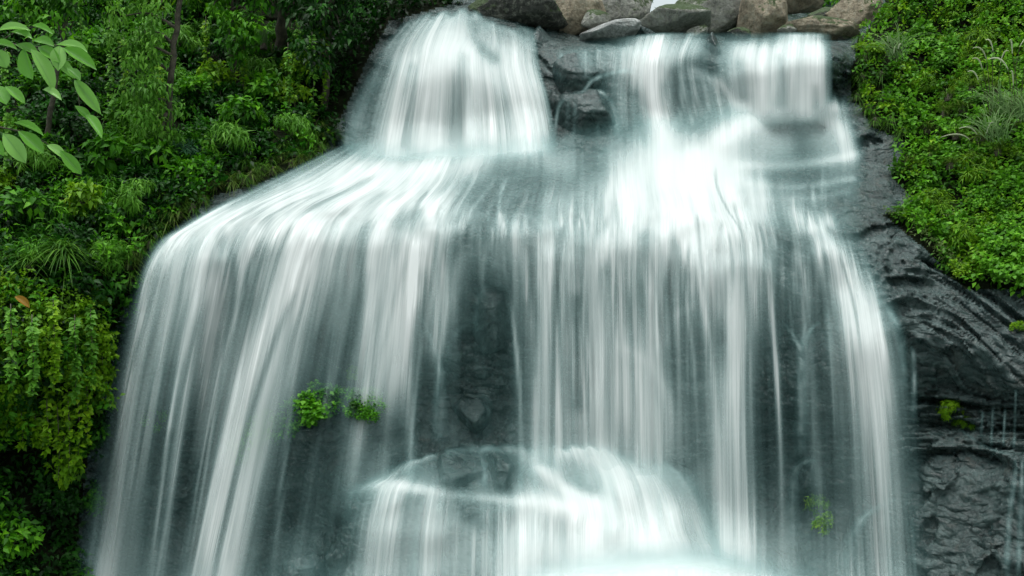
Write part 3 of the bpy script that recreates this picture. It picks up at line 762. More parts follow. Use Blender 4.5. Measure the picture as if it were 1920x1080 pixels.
for x0, x1, a, y1 in ((880, 872, .45, 600), (905, 903, .4, 560), (940, 936, .45, 540), (965, 966, .4, 620), (985, 985, .45, 560)):
    T.line((x0, 405, 7, a), (x1, 480, 6, a), (x1, y1, 5, .1))
T.line((1030, 395, 44, .6), (1028, 470, 36, .74), (1028, 600, 34, .7), (1030, 720, 34, .66), (1035, 850, 40, .6))
T.line((1140, 392, 50, .5), (1130, 500, 44, .7), (1128, 620, 40, .7), (1128, 740, 42, .66), (1125, 850, 50, .5))
T.line((1240, 385, 60, .85), (1240, 470, 50, .7), (1235, 560, 44, .58), (1205, 680, 46, .66), (1205, 780, 50, .66), (1225, 900, 50, .45))
T.line((1290, 540, 30, .25), (1295, 700, 32, .28), (1305, 900, 34, .3))
T.line((1340, 380, 66, .97), (1364, 440, 56, .98), (1372, 520, 46, .97), (1372, 640, 40, .96), (1367, 800, 40, .92), (1366, 930, 44, .9), (1372, 1070, 56, .9))
T.fill([(1400, 410), (1560, 440), (1550, 600), (1410, 640)], .22, 6)
for x, a in ((1425, .5), (1447, .4), (1470, .42), (1492, .35), (1515, .35), (1535, .4)): T.line((x, 430, 6, a), (x - 2, 520, 5, a), (x - 2, 620, 5, .1))
T.line((1430, 370, 40, .6), (1500, 405, 34, .8), (1560, 465, 32, .93), (1598, 545, 36, .98), (1622, 615, 42, .99), (1636, 720, 46, .85), (1648, 850, 46, .6), (1660, 960, 48, .5), (1670, 1110, 56, .5))
T.line((1565, 540, 20, .3), (1585, 700, 30, .35), (1600, 900, 34, .3), (1600, 1100, 50, .3)).line((1470, 640, 60, .08), (1470, 800, 60, .12), (1470, 950, 70, .2), (1460, 1100, 80, .5))
T.fill([(840, 560), (1000, 560), (1000, 840), (820, 840)], .12, 5)
T.cut((550, 815, 60, .5), (640, 815, 80, .9), (730, 805, 55, .6)).cut((690, 520, 14, .35), (660, 640, 24, .5), (650, 740, 24, .5)).cut((930, 560, 26, .4), (930, 700, 40, .55), (920, 810, 40, .5)).cut((1005, 430, 4, .3), (1003, 700, 5, .4))
T.line((1160, 650, 8, .1), (1190, 664, 10, .28), (1225, 692, 11, .32), (1256, 760, 12, .3), (1262, 840, 12, .15)).line((1300, 574, 7, .2), (1268, 590, 9, .3), (1252, 640, 10, .2))
T.cut((960, 330, 60, .45), (1020, 350, 60, .4), (900, 370, 40, .35)).cut((1480, 350, 60, .45), (1560, 370, 40, .5)).cut((480, 470, 30, .3), (455, 560, 34, .4))
T.cut((315, 700, 26, .35), (300, 850, 34, .5), (290, 1000, 40, .4)).cut((405, 640, 22, .35), (370, 800, 28, .5), (345, 960, 30, .5)).cut((610, 640, 26, .3), (570, 800, 30, .4), (540, 960, 50, .6)).cut((900, 440, 40, .3), (900, 520, 44, .4), (910, 620, 50, .5), (900, 760, 60, .5)).cut((1480, 480, 50, .35), (1490, 600, 60, .5), (1480, 760, 56, .55), (1510, 920, 50, .5)).cut((1082, 560, 12, .4), (1082, 760, 14, .5)).cut((1300, 520, 16, .3), (1310, 700, 20, .4), (1315, 850, 20, .35))
lipz = np.exp(-((PY - 425 + 30 * noise3(PX / 90, .5, .5)) / 46) ** 2)
T.g *= 1 - .32 * lipz * sst(.05, .6, noise3(PX / 58, PY / 70, 6.1)) * (1 - np.exp(-((PX - 1340) / 90) ** 2)) * (1 - np.exp(-((PX - 590) / 70) ** 2))
for g_ in (T,):   # slight wandering so that no run is perfectly even
    g_.g = np.clip(g_.g * (1 + .16 * noise3(PX / 55, PY / 240, 3.1) + .10 * noise3(PX / 22, PY / 300, 8.1)), 0, .99)
w = Water()
w.loft([[(640, 270), (705, 258), (770, 262), (850, 264), (945, 248), (1035, 236), (1130, 215), (1225, 205), (1330, 185), (1435, 165), (1525, 155), (1605, 175)],
        [(480, 345), (590, 335), (690, 342), (810, 340), (930, 330), (1040, 330), (1130, 330), (1230, 330), (1335, 320), (1440, 310), (1540, 305), (1630, 310)],
        [(330, 425), (470, 395), (610, 388), (760, 393), (900, 393), (1030, 393), (1130, 393), (1240, 388), (1350, 388), (1445, 390), (1540, 400), (1640, 420)],
        [(268, 480), (410, 450), (565, 440), (735, 448), (890, 450), (1030, 450), (1130, 450), (1240, 450), (1365, 448), (1458, 460), (1555, 470), (1670, 510)],
        [(228, 600), (380, 580), (530, 562), (720, 570), (885, 570), (1030, 570), (1130, 570), (1240, 570), (1370, 570), (1462, 580), (1570, 590), (1705, 620)],
        [(185, 800), (340, 790), (480, 780), (695, 790), (880, 790), (1030, 790), (1130, 790), (1245, 790), (1370, 790), (1468, 790), (1585, 790), (1735, 800)],
        [(130, 1120), (290, 1120), (405, 1120), (660, 1120), (870, 1120), (1030, 1120), (1130, 1120), (1250, 1120), (1375, 1120), (1475, 1120), (1600, 1120), (1765, 1120)]],
       T, off=.14, gap=.09, back=-.08, res=4.2, ft=.03, sm=14, strands=200)
w.stream((775, 592, 3, .1), (792, 600, 4, .4), (808, 634, 5, .5), (822, 690, 8, .6), (826, 760, 11, .6), (820, 850, 14, .5), off=.3)
w.stream((895, 612, 4, .1), (872, 612, 5, .45), (852, 630, 6, .5), (838, 664, 8, .5), (830, 710, 9, .45), (824, 770, 8, .3), off=.3)
w.stream((960, 552, 4, .1), (940, 536, 5, .25), (915, 536, 5, .28), (898, 556, 6, .28), (892, 590, 7, .2), (890, 640, 8, .08))
w.stream((880, 732, 4, .1), (898, 730, 5, .25), (912, 748, 7, .26), (916, 790, 8, .18), (914, 830, 8, .08))
w.stream((1466, 600, 2.5, .15), (1478, 616, 3, .4), (1496, 642, 5, .7), (1502, 670, 8, .8), (1502, 730, 9, .7), (1502, 800, 10, .6), (1500, 870, 12, .4), off=.3)
w.stream((1512, 598, 2, .3), (1508, 620, 3, .6), (1502, 645, 4, .7), off=.31)
w.stream((1540, 606, 2.5, .15), (1526, 612, 3, .4), (1512, 632, 5, .6), (1503, 664, 7, .4), off=.32)
w.stream((1470, 636, 2, .2), (1486, 636, 2.5, .5), (1500, 650, 3, .5), off=.31)
w.stream((1535, 862, 3, .2), (1508, 866, 5, .6), (1490, 886, 7, .6), (1485, 950, 11, .35), (1485, 1040, 14, .2))
w.stream((1690, 932, 4, .1), (1655, 946, 6, .4), (1616, 976, 8, .45), (1594, 1025, 12, .35), (1585, 1100, 16, .3), off=.3)
w.build('waterfall', 'main wide curtain of silky white water falling over the big rock wall')

# lower cascade
T = Thick()
T.fill([(650, 915), (760, 912), (870, 928), (960, 936), (1050, 948), (1180, 980), (1260, 1010), (1300, 1120), (690, 1120), (690, 960)], .52, 7)
T.line((655, 930, 6, .2), (690, 912, 9, .45), (720, 906, 13, .7), (780, 916, 12, .7), (870, 930, 9, .5), (960, 938, 10, .6), (1050, 950, 20, .95), (1140, 972, 26, .97), (1220, 1005, 30, .9))
T.line((725, 920, 26, .8), (712, 990, 28, .62), (700, 1100, 34, .5)).line((1000, 950, 44, .75), (990, 1020, 44, .75), (970, 1100, 54, .8)).line((1120, 980, 66, .95), (1120, 1030, 70, .92), (1110, 1100, 90, .95)).line((1210, 990, 50, .7), (1240, 1030, 60, .75), (1260, 1080, 70, .9)).line((810, 940, 20, .5), (808, 1000, 24, .45), (800, 1100, 26, .4))
T.fill([(740, 890), (850, 850), (980, 850), (1100, 845), (1250, 900), (1330, 990), (1180, 985), (1000, 935), (870, 925), (720, 905)], .28, 4)
T.line((985, 856, 16, .6), (1040, 898, 16, .85), (1100, 940, 18, .85), (1170, 980, 22, .9)).line((1060, 838, 26, .75), (1110, 850, 24, .8), (1150, 890, 22, .75), (1180, 950, 24, .75)).line((1170, 880, 18, .6), (1210, 900, 18, .65), (1250, 960, 22, .6)).line((1050, 850, 60, .3), (1150, 900, 70, .35), (1200, 960, 70, .4)).line((1080, 835, 30, .6), (1130, 860, 26, .7), (1180, 920, 26, .7), (1230, 990, 30, .8)).line((1230, 880, 40, .35), (1290, 940, 44, .35), (1320, 1000, 50, .45), (1340, 1050, 60, .6))
T.line((735, 892, 7, .4), (780, 864, 7, .5), (840, 846, 6, .45), (900, 842, 6, .3), (980, 845, 8, .5))
T.cut((862, 868, 36, .85), (866, 905, 34, .75)).cut((942, 866, 28, .85), (946, 908, 24, .75)).cut((880, 960, 20, .5), (900, 985, 14, .4)).cut((1060, 900, 12, .3), (1110, 920, 12, .3))
T.fill([(960, 1090), (1080, 1062), (1200, 1050), (1330, 1052), (1440, 1075), (1540, 1120), (940, 1120)], .995, 2)
T.line((180, 1085, 30, .25), (300, 1090, 30, .2), (420, 1085, 34, .3), (560, 1090, 26, .2), (640, 1090, 30, .3))
w = Water()
w.loft([[(700, 880), (780, 858), (850, 834), (940, 828), (1010, 828), (1100, 826), (1200, 850), (1330, 880)], [(660, 905), (770, 890), (860, 880), (945, 880), (1020, 885), (1130, 890), (1240, 920), (1390, 940)],
        [(615, 918), (755, 915), (868, 930), (955, 938), (1040, 948), (1150, 968), (1260, 995), (1430, 1000)], [(600, 950), (745, 950), (865, 960), (955, 968), (1040, 980), (1150, 1000), (1270, 1025), (1460, 1035)],
        [(585, 1010), (735, 1010), (862, 1012), (955, 1018), (1040, 1028), (1150, 1045), (1275, 1058), (1490, 1070)], [(560, 1125), (725, 1125), (860, 1125), (955, 1125), (1040, 1125), (1150, 1125), (1290, 1125), (1560, 1125)]],
       T, off=.24, gap=.07, edge=.10, ft=.05)
TF = Thick().fill([(960, 1100), (1060, 1066), (1150, 1056), (1230, 1046), (1330, 1052), (1430, 1072), (1560, 1120), (1560, 1180), (900, 1180)], .95, 4)
w.loft([[(900, 1030), (1050, 1025), (1200, 1015), (1350, 1020), (1560, 1040)], [(900, 1070), (1050, 1068), (1200, 1060), (1350, 1065), (1560, 1080)], [(900, 1130), (1050, 1130), (1200, 1130), (1350, 1130), (1560, 1130)]], TF, off=.5, edge=.05)
w.stream((955, 845, 5, .3), (905, 842, 6, .6), (908, 880, 5, .6), (908, 925, 6, .6), off=.28)
w.loft([[(150, 1030), (300, 1030), (420, 1030), (560, 1035), (640, 1035)], [(150, 1065), (300, 1065), (420, 1065), (560, 1070), (640, 1070)], [(150, 1120), (300, 1120), (430, 1120), (560, 1120), (640, 1120)]], T, layers=2, off=.4, edge=.1, ft=.3)
w.build('waterfall', 'lower cascade pouring over the rock ledge into white foam')

# thin runs on the bare right rock
w = Water()
for x, y0, y1, a in ((1862, 762, 840, .22), (1885, 765, 838, .24), (1905, 730, 845, .26), (1843, 770, 820, .2)):
    w.stream((x, y0, 2.5, a), (x - 2, (y0 + y1) / 2, 2.5, a), (x - 4, y1, 2.5, a))
w.stream((1900, 855, 3, .4), (1905, 880, 4, .5), (1895, 950, 5, .45), (1890, 1010, 5, .45), (1886, 1100, 6, .4))
w.stream((1916, 860, 4, .4), (1914, 960, 5, .45), (1908, 1100, 5, .4))
w.stream((1712, 640, 4, .35), (1714, 720, 5, .4), (1713, 800, 5, .3))
w.stream((1790, 800, 2, .1), (1850, 838, 2.5, .3), (1900, 856, 2.5, .3))
w.stream((1640, 560, 6, .4), (1672, 590, 6, .4), (1690, 640, 6, .3), (1696, 740, 6, .25))
w.build('waterfall', 'thin trickles running down the bare dark rock at the right edge')

# ------------------------------------------------------------------ foliage
def leaf_block(c, axis, nrm, L, Wd, tint, fold=0.18, droop=0.15):
    """many folded leaves at once: centre-of-base c, direction axis, face normal nrm"""
    axis = axis / (np.linalg.norm(axis, axis=1)[:, None] + 1e-9)
    side = np.cross(axis, nrm); side /= np.linalg.norm(side, axis=1)[:, None] + 1e-9
    up = np.cross(side, axis)
    L, Wd = L[:, None], Wd[:, None]
    b = c
    m = c + axis * L * 0.45
    l = m + side * Wd * 0.5 + up * Wd * fold
    r = m - side * Wd * 0.5 + up * Wd * fold
    t = c + axis * L - up * L * droop
    n = len(c)
    v = np.stack([b, l, t, r, m], 1).reshape(-1, 3)
    k = (np.arange(n) * 5)[:, None]
    f = np.concatenate([k + np.array([[0, 4, 1]]), k + np.array([[1, 4, 2]]), k + np.array([[2, 4, 3]]), k + np.array([[3, 4, 0]])])
    return v, f, np.repeat(tint, 5)
def rand_dir(n, rng=RNG):
    d = rng.normal(size=(n, 3)); return d / np.linalg.norm(d, axis=1)[:, None]
def clumps(cen, rad, nleaf, L, wr, tint, out, rng=RNG, droop=.15, up=.5):
    """leaf clumps: cen (n,3), rad (n), tint (n), out (n,3) general outward direction"""
    n = len(cen)
    k = np.repeat(np.arange(n), nleaf)
    d = rand_dir(len(k), rng) + out[k] * 0.75
    d /= np.linalg.norm(d, axis=1)[:, None]
    p = cen[k] + d * rad[k][:, None] * rng.uniform(.25, 1, len(k))[:, None]
    ax = d * 0.6 + rand_dir(len(k), rng) * 0.6 + np.array([0, 0, -droop * 1.4])
    nr = out[k] * 0.5 + np.array([0, 0, up]) + rand_dir(len(k), rng) * 0.45
    ll = L * rng.uniform(.6, 1.25, len(k))
    return leaf_block(p, ax, nr, ll, ll * wr * rng.uniform(.8, 1.2, len(k)), np.clip(tint[k] + rng.normal(0, .13, len(k)), 0, 1), droop=droop)
def blades(base, dirs, L, wid, tint, bend=1.0, seg=5):
    """arching grass blades"""
    n = len(base)
    d = dirs / np.linalg.norm(dirs, axis=1)[:, None]
    hd = d.copy(); hd[:, 2] = 0; hd /= np.linalg.norm(hd, axis=1)[:, None] + 1e-6
    side = np.cross(hd, np.array([0, 0, 1.0]))
    side = side / (np.linalg.norm(side, axis=1)[:, None] + 1e-6)
    vs_, fs = [], []
    for j in range(seg + 1):
        t = j / seg
        p = base + d * (L * t)[:, None] + (hd * 0.25 + np.array([0, 0, -0.75])) * (bend * L * t * t)[:, None]
        w_ = (wid * (1 - t ** 2) + wid * .08)[:, None]
        vs_ += [p - side * w_ / 2, p + side * w_ / 2]
    v = np.stack(vs_, 1).reshape(-1, 3)
    k = (np.arange(n) * 2 * (seg + 1))[:, None]
    f = np.concatenate([k + np.array([[2 * j, 2 * j + 1, 2 * j + 3, 2 * j + 2]]) for j in range(seg)])
    return v, f, np.repeat(tint, 2 * (seg + 1))
def leaf_obj(name, blk, mat, parent=None):
    v, f, t = blk
    o = mesh_obj(name, v, f, mat, parent, smooth=False)
    fattr(o, 'tint', t)
    return o
def cat_blocks(bs):
    V, F, T, n = [], [], [], 0
    for v, f, t in bs:
        V.append(v); F.append(f + n); T.append(t); n += len(v)
    return np.concatenate(V), np.concatenate(F), np.concatenate(T)
def tube(path, radii, sides=7):
    path = np.asarray(path, float); n = len(path)
    tg = np.gradient(path, axis=0); tg /= np.linalg.norm(tg, axis=1)[:, None] + 1e-9
    ref = np.array([0.3, 1, 0.2])
    a = np.cross(tg, ref); a /= np.linalg.norm(a, axis=1)[:, None] + 1e-9
    b = np.cross(tg, a)
    th = np.linspace(0, 2 * np.pi, sides, endpoint=False)
    v = path[:, None] + (a[:, None] * np.cos(th)[None, :, None] + b[:, None] * np.sin(th)[None, :, None]) * np.asarray(radii)[:, None, None]
    i = np.arange(n * sides).reshape(n, sides)
    f = np.stack([i[:-1], np.roll(i[:-1], -1, 1), np.roll(i[1:], -1, 1), i[1:]], -1).reshape(-1, 4)
    return v.reshape(-1, 3), f
def cat_tubes(ts):
    V, F, n = [], [], 0
    for v, f in ts: V.append(v); F.append(f + n); n += len(v)
    return np.concatenate(V), np.concatenate(F)

GDY, GDX = np.gradient(D0, ST, ST)
def bank_normal(px, py):
    """outward direction of the relief, roughly, in world space"""
    gx, gy = samp(GDX, px, py) / 0.0105, samp(GDY, px, py) / 0.0105
    n = np.stack([gx, -np.ones_like(gx), -gy], -1)
    return n / np.linalg.norm(n, axis=1)[:, None]
def sample_poly(poly, n, rng, bbox):
    x = rng.uniform(bbox[0], bbox[2], n); y = rng.uniform(bbox[1], bbox[3], n)
    k = in_poly(x, y, poly)
    return x[k], y[k]

def undergrowth(name, label, poly, bbox, n, seed, L, wr, nleaf, mat, rad=.22, puff=.5, hole=.0, hs_=90., tbase=.5, tamp=.45, droop=.15, mask=None, lift=0.0):
    rng = np.random.default_rng(seed)
    x, y = sample_poly(poly, n, rng, bbox)
    big = fbm(x / hs_ + seed, y / hs_, seed * 1.3, 3)
    keep = big > hole - .6
    if mask is not None: keep &= mask(x, y, rng)
    x, y, big = x[keep], y[keep], big[keep]
    d = samp(D, x, y)
    nb = bank_normal(x, y)
    p = at(x, y, d) + nb * (puff * np.clip(big + .55, 0, 1.6) * rng.uniform(.35, 1.0, len(x)) + lift)[:, None]
    tint = np.clip(tbase + tamp * noise3(x / 60 + 5, y / 60, seed) + .18 * big, 0, 1)
    blk = clumps(p, rad * rng.uniform(.6, 1.3, len(x)), nleaf, L, wr, tint, nb, rng, droop)
    o = leaf_obj(name, blk, mat)
    tag(o, label, kind='stuff')
    return o
LB, RB = (-420, -120, 860, 1180), (1590, -150, 2250, 600)
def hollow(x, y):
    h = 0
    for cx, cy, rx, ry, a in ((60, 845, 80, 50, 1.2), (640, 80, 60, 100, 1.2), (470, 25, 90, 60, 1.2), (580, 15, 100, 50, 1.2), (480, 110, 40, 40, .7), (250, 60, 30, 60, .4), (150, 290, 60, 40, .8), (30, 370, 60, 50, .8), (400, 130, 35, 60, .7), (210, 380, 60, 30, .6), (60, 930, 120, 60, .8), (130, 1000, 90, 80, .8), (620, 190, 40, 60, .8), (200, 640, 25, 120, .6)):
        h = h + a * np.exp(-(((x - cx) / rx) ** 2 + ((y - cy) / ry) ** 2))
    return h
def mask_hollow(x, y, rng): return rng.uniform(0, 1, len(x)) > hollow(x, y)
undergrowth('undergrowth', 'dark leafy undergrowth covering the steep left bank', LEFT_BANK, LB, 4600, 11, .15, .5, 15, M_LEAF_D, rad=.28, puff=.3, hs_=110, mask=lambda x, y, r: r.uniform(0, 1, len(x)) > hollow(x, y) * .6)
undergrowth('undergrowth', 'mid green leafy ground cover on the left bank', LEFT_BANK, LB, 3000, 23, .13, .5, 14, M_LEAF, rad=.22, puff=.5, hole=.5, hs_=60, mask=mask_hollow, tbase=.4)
undergrowth('ground_cover', 'yellow green creepers hanging over the lower left bank', [(-400, 540), (60, 540), (170, 575), (190, 640), (185, 720), (160, 830), (60, 780), (-60, 800), (-400, 800)], (-400, 520, 210, 860), 1700, 31, .10, .65, 18, M_LEAF_Y, rad=.17, puff=.6, hs_=55, hole=.12, tbase=.42)
undergrowth('ground_cover', 'bright green leafy cover over the whole right bank', RIGHT_BANK, RB, 2600, 41, .12, .65, 16, M_LEAF_R, rad=.2, puff=.3, hs_=60, tbase=.45)
undergrowth('ground_cover', 'yellow green leafy cover on the upper right bank', RIGHT_BANK, RB, 1300, 47, .10, .6, 16, M_LEAF_Y, rad=.18, puff=.4, hole=.5, hs_=70, tbase=.4)
undergrowth('undergrowth', 'green foliage on the slope behind the boulders at the stream lip', [(1000, -300), (1230, -300), (1230, 20), (1000, 30)], (1000, -300, 1230, 40), 260, 71, .2, .5, 16, M_LEAF, rad=.4, puff=.4, hs_=80)
undergrowth('undergrowth', 'green foliage above the right boulders at the top edge', [(1290, -300), (1700, -300), (1660, 30), (1290, 30)], (1290, -300, 1700, 40), 520, 73, .2, .5, 16, M_LEAF, rad=.4, puff=.4, hs_=80)
undergrowth('ground_cover', 'pale small leaved cover fringing the bare rock on the right', [(1655, 402), (1700, 372), (1790, 420), (1850, 500), (1800, 530), (1740, 470)], (1640, 360, 1870, 540), 420, 53, .07, .45, 18, M_PALE, rad=.12, puff=.16, hs_=50, tbase=.4)

LANDMARKS = [(325, 150, 'the slender grey trunk'), (90, 190, 'the big leaved branch'), (118, 500, 'the large grass tussock'), (690, 190, 'the upper left fall'), (350, 300, 'the blue green ferny bush'), (560, 185, 'the yellow hanging shrubs'),
 (320, 440, 'the left end of the shelf'), (375, 210, 'the round leaved bright shrub'), (365, 25, 'the long drooping plant'), (40, 566, 'the dry orange leaf'), (60, 840, 'the dark hollow'), (520, 325, 'the grassy bank edge'), (210, 640, 'the leftmost curtain'), (100, 1080, 'the bottom left corner'),
 (0, 700, 'the left picture edge'), (0, 400, 'the left picture edge'), (490, 120, 'the upright pale grass'), (220, 0, 'the top picture edge'), (600, 0, 'the top picture edge'), (430, 352, 'the corner of the shelf'), (275, 520, 'the top of the leftmost curtain'), (610, 270, 'the foot of the upper left fall'),
 (1610, 60, 'the tan rounded boulder'), (1860, 120, 'the left plume grass'), (1910, 150, 'the right plume grass'), (1830, 260, 'the bending reed'), (1680, 95, 'the short seed heads'), (1690, 390, 'the pale fringe leaves'), (1800, 540, 'the bare right rock'), (1590, 200, 'the square right fall'), (1920, 400, 'the right picture edge'), (1780, 0, 'the top picture edge'), (1670, 330, 'the notch of wet rock'), (1920, 540, 'the right picture edge')]
USED = {}
def where(look, px, py, r):
    size = 'small' if r < .32 else ('large' if r > .47 else 'medium sized')
    opts = sorted(((px - lx) ** 2 + (py - ly) ** 2, lx, ly, nm) for lx, ly, nm in LANDMARKS)
    for d2, lx, ly, nm in opts[:9]:
        dx, dy = px - lx, py - ly
        far = 'close ' if d2 < 75 ** 2 else ('' if d2 < 150 ** 2 else 'well ')
        if abs(dx) > 2 * abs(dy): bear = 'to the right of' if dx > 0 else 'to the left of'
        elif abs(dy) > 2 * abs(dx): bear = 'below' if dy > 0 else 'above'
        else: bear = ('below and ' if dy > 0 else 'above and ') + ('right of' if dx > 0 else 'left of')
        t = f'{size} {look} {far}{bear} {nm}'
        if t not in USED and len(t.split()) <= 16:
            USED[t] = 1
            return t
    return t
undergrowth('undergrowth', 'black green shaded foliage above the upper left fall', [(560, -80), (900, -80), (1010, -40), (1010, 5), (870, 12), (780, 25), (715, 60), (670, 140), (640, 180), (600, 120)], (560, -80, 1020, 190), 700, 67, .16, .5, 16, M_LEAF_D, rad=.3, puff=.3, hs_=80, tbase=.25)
# --- shrubs: prototypes, then one copy per plant
def shrub_blocks(kind, seed):
    rng = np.random.default_rng(seed)
    nc = 20
    a = rng.uniform(0, 2 * np.pi, nc); h = rng.uniform(.02, 1, nc) ** .8
    rr = np.sqrt(np.clip(1.05 - h ** 2, .05, 1)) * rng.uniform(.55, 1.0, nc)
    cen = np.stack([rr * np.cos(a), rr * np.sin(a), h * .85], -1)
    out = cen / np.linalg.norm(cen, axis=1)[:, None]
    tint = np.clip(.45 + .25 * (cen[:, 2] - .4) * 0 + rng.normal(0, .16, nc), 0, 1)
    rad = rng.uniform(.28, .44, nc)
    K = dict(broad=(26, .30, .55, .2), small=(60, .17, .65, .15), feather=(60, .34, .16, .5), deep=(34, .25, .5, .2), round=(44, .20, .8, .1), long=(34, .46, .15, .6), big=(13, .48, .5, .3))[kind]
    stems = []
    for c in cen:
        m = c * .5 + rng.normal(0, .06, 3)
        stems.append(tube([(0, 0, -.12), tuple(m), tuple(c * .96)], [.030, .018, .007], 5))
    return clumps(cen, rad, K[0], K[1], K[2], tint, out, rng, droop=K[3]), cat_tubes(stems)
PROTO = {}
def proto(kind, mat, k):
    key = (kind, mat.name, k)
    if key not in PROTO:
        blk, (sv, sf) = shrub_blocks(kind, 100 + k * 7 + len(kind))
        f = leaf_obj('foliage', blk, mat); st = mesh_obj('stem', sv, sf, M_BARK)
        fm, sm_ = f.data, st.data
        bpy.data.objects.remove(f); bpy.data.objects.remove(st)
        PROTO[key] = (fm, sm_)
    return PROTO[key]
def shrub(px, py, r, kind, mat, label, group=None, name='shrub', lift=0.0, flat=1.0, rng=random, k=None):
    fm, sm_ = proto(kind, mat, random.randrange(3) if k is None else k)
    d = float(samp(D, px, py)); nb = bank_normal(np.array([px]), np.array([py]))[0]
    p = at(px, py, d) + nb * lift
    e = empty(name, p)
    ax = Vector(nb) * .75 + Vector((0, 0, .65))
    q = ax.to_track_quat('Z', 'Y')
    e.rotation_mode = 'QUATERNION'
    from mathutils import Quaternion
    e.rotation_quaternion = q @ Quaternion((0, 0, 1), random.uniform(0, 6.28))
    e.scale = (r * random.uniform(.85, 1.2), r * random.uniform(.85, 1.2), r * flat)
    for nm, me in (('foliage', fm), ('stem', sm_)):
        o = bpy.data.objects.new(nm, me); COL.objects.link(o); o.parent = e
    if label.startswith('AUTO '): label = where(label[5:], px, py, r)
    tag(e, label, 'shrub', group)
    return e
def scatter(poly, bbox, n, mind, seed, accept=None):
    rng = np.random.default_rng(seed); pts = []
    for _ in range(n * 40):
        if len(pts) >= n: break
        x, y = rng.uniform(bbox[0], bbox[2]), rng.uniform(bbox[1], bbox[3])
        if not in_poly(np.array([x]), np.array([y]), poly)[0]: continue
        if accept and rng.uniform() < accept(x, y): continue
        if all((x - a) ** 2 + (y - b) ** 2 > mind * mind for a, b in pts): pts.append((x, y))
    return pts
for (x, y) in scatter([(-60, -40), (790, -40), (690, 60), (650, 180), (590, 260), (500, 310), (380, 345), (280, 420), (235, 500), (-60, 520)], (-60, -40, 800, 530), 95, 44, 5, hollow):
    u = random.random()
    if u < .34: shrub(x, y, random.uniform(.32, .62), 'deep', M_LEAF_D, 'AUTO deep green shrub', 'deep green shrubs of the left thicket')
    elif u < .62: shrub(x, y, random.uniform(.3, .6), 'broad', M_LEAF, 'AUTO mid green broad leaved shrub', 'broad leaved shrubs of the left thicket')
    elif u < .84: shrub(x, y, random.uniform(.3, .6), 'feather', M_LEAF, 'AUTO green feathery shrub', 'feathery shrubs of the left thicket')
    else: shrub(x, y, random.uniform(.25, .45), 'broad', M_LEAF_Y, 'AUTO yellow green shrub', 'yellow green shrubs of the left thicket')
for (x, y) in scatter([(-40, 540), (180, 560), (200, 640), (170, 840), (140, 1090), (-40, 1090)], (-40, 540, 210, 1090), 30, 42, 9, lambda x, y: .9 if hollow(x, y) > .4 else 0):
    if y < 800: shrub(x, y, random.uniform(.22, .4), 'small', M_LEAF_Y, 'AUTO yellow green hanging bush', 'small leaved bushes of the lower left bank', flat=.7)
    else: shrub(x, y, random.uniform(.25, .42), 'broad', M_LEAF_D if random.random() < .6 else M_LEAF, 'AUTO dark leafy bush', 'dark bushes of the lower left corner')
for (x, y) in scatter([(1620, 110), (1650, 40), (1700, -40), (1960, -40), (1960, 540), (1810, 520), (1740, 440), (1720, 300), (1660, 220)], (1600, -40, 1960, 540), 62, 36, 15):
    u = random.random()
    if y > 300 and u < .6: shrub(x, y, random.uniform(.26, .46), 'round', M_LEAF_R, 'AUTO lush round leaved bush', 'round leaved bushes low on the right bank', flat=.8)
    elif u < .45: shrub(x, y, random.uniform(.24, .42), 'round', M_LEAF_R, 'AUTO bright round leaved bush', 'round leaved bushes high on the right bank', flat=.75)
    elif u < .8: shrub(x, y, random.uniform(.22, .4), 'small', M_LEAF_Y, 'AUTO yellow green bush', 'yellow green bushes of the right bank', flat=.75)
    else: shrub(x, y, random.uniform(.26, .42), 'feather', M_LEAF_Y, 'AUTO feathery yellow green plant', 'feathery plants of the right bank')

for (x, y, r, m) in ((405, 185, .42, M_LEAF_Y), (455, 250, .4, M_LEAF), (300, 335, .42, M_LEAF), (205, 330, .45, M_LEAF), (240, 250, .4, M_LEAF_L), (60, 430, .42, M_LEAF), (180, 120, .4, M_LEAF), (500, 200, .4, M_LEAF), (20, 20, .5, M_LEAF), (160, 410, .36, M_LEAF_Y), (595, 110, .36, M_LEAF), (120, 880, .3, M_LEAF_Y), (30, 1010, .32, M_LEAF)):
    shrub(x, y, r, 'big', m, 'AUTO large leaved plant', 'large leaved plants of the left slope', lift=.35)
for (x, y, r) in ((430, 300, .45), (545, 275, .4), (270, 400, .42), (75, 330, .4), (200, 500, .36), (340, 110, .45), (480, 165, .4)):
    shrub(x, y, r, 'long', M_LEAF_L, 'AUTO long leaved plant', 'long leaved plants of the left slope', lift=.3)
# --- plants that stand out one by one
shrub(572, 170, .5, 'broad', M_LEAF_Y, 'bright yellow green broad leaved shrub hanging left of the upper left fall', lift=.4, k=0)
shrub(545, 215, .42, 'broad', M_LEAF_Y, 'yellow green shrub with drooping leaves just above the grassy bank edge', lift=.35, k=1)
shrub(375, 205, .4, 'round', M_LEAF, 'round leaved bright shrub beside the thin grey trunk', lift=.35, k=0)
shrub(365, 25, .6, 'long', M_LEAF_Y, 'long leaved drooping plant at the top edge beside the thin grey trunk', lift=.6, k=0)
shrub(350, 300, .55, 'feather', M_FERN, 'blue green ferny bush on the left bank above the shelf', lift=.1, flat=.6, k=2)
shrub(660, 4, .4, 'broad', M_LEAF_Y, 'small bright plant at the top edge above the upper left fall', lift=.1, k=2)
shrub(548, 858, .44, 'small', M_LEAF, 'pale green bush seen through the edge of the dense left curtain', lift=1.15, flat=.9, k=0)
shrub(592, 842, .46, 'small', M_LEAF, 'green bush half veiled by thin water left of the bright bush', lift=1.22, flat=.9, k=1)
shrub(640, 838, .46, 'round', M_LEAF, 'bright green bush in the clear gap between the left curtains', lift=1.25, flat=.9, k=1)
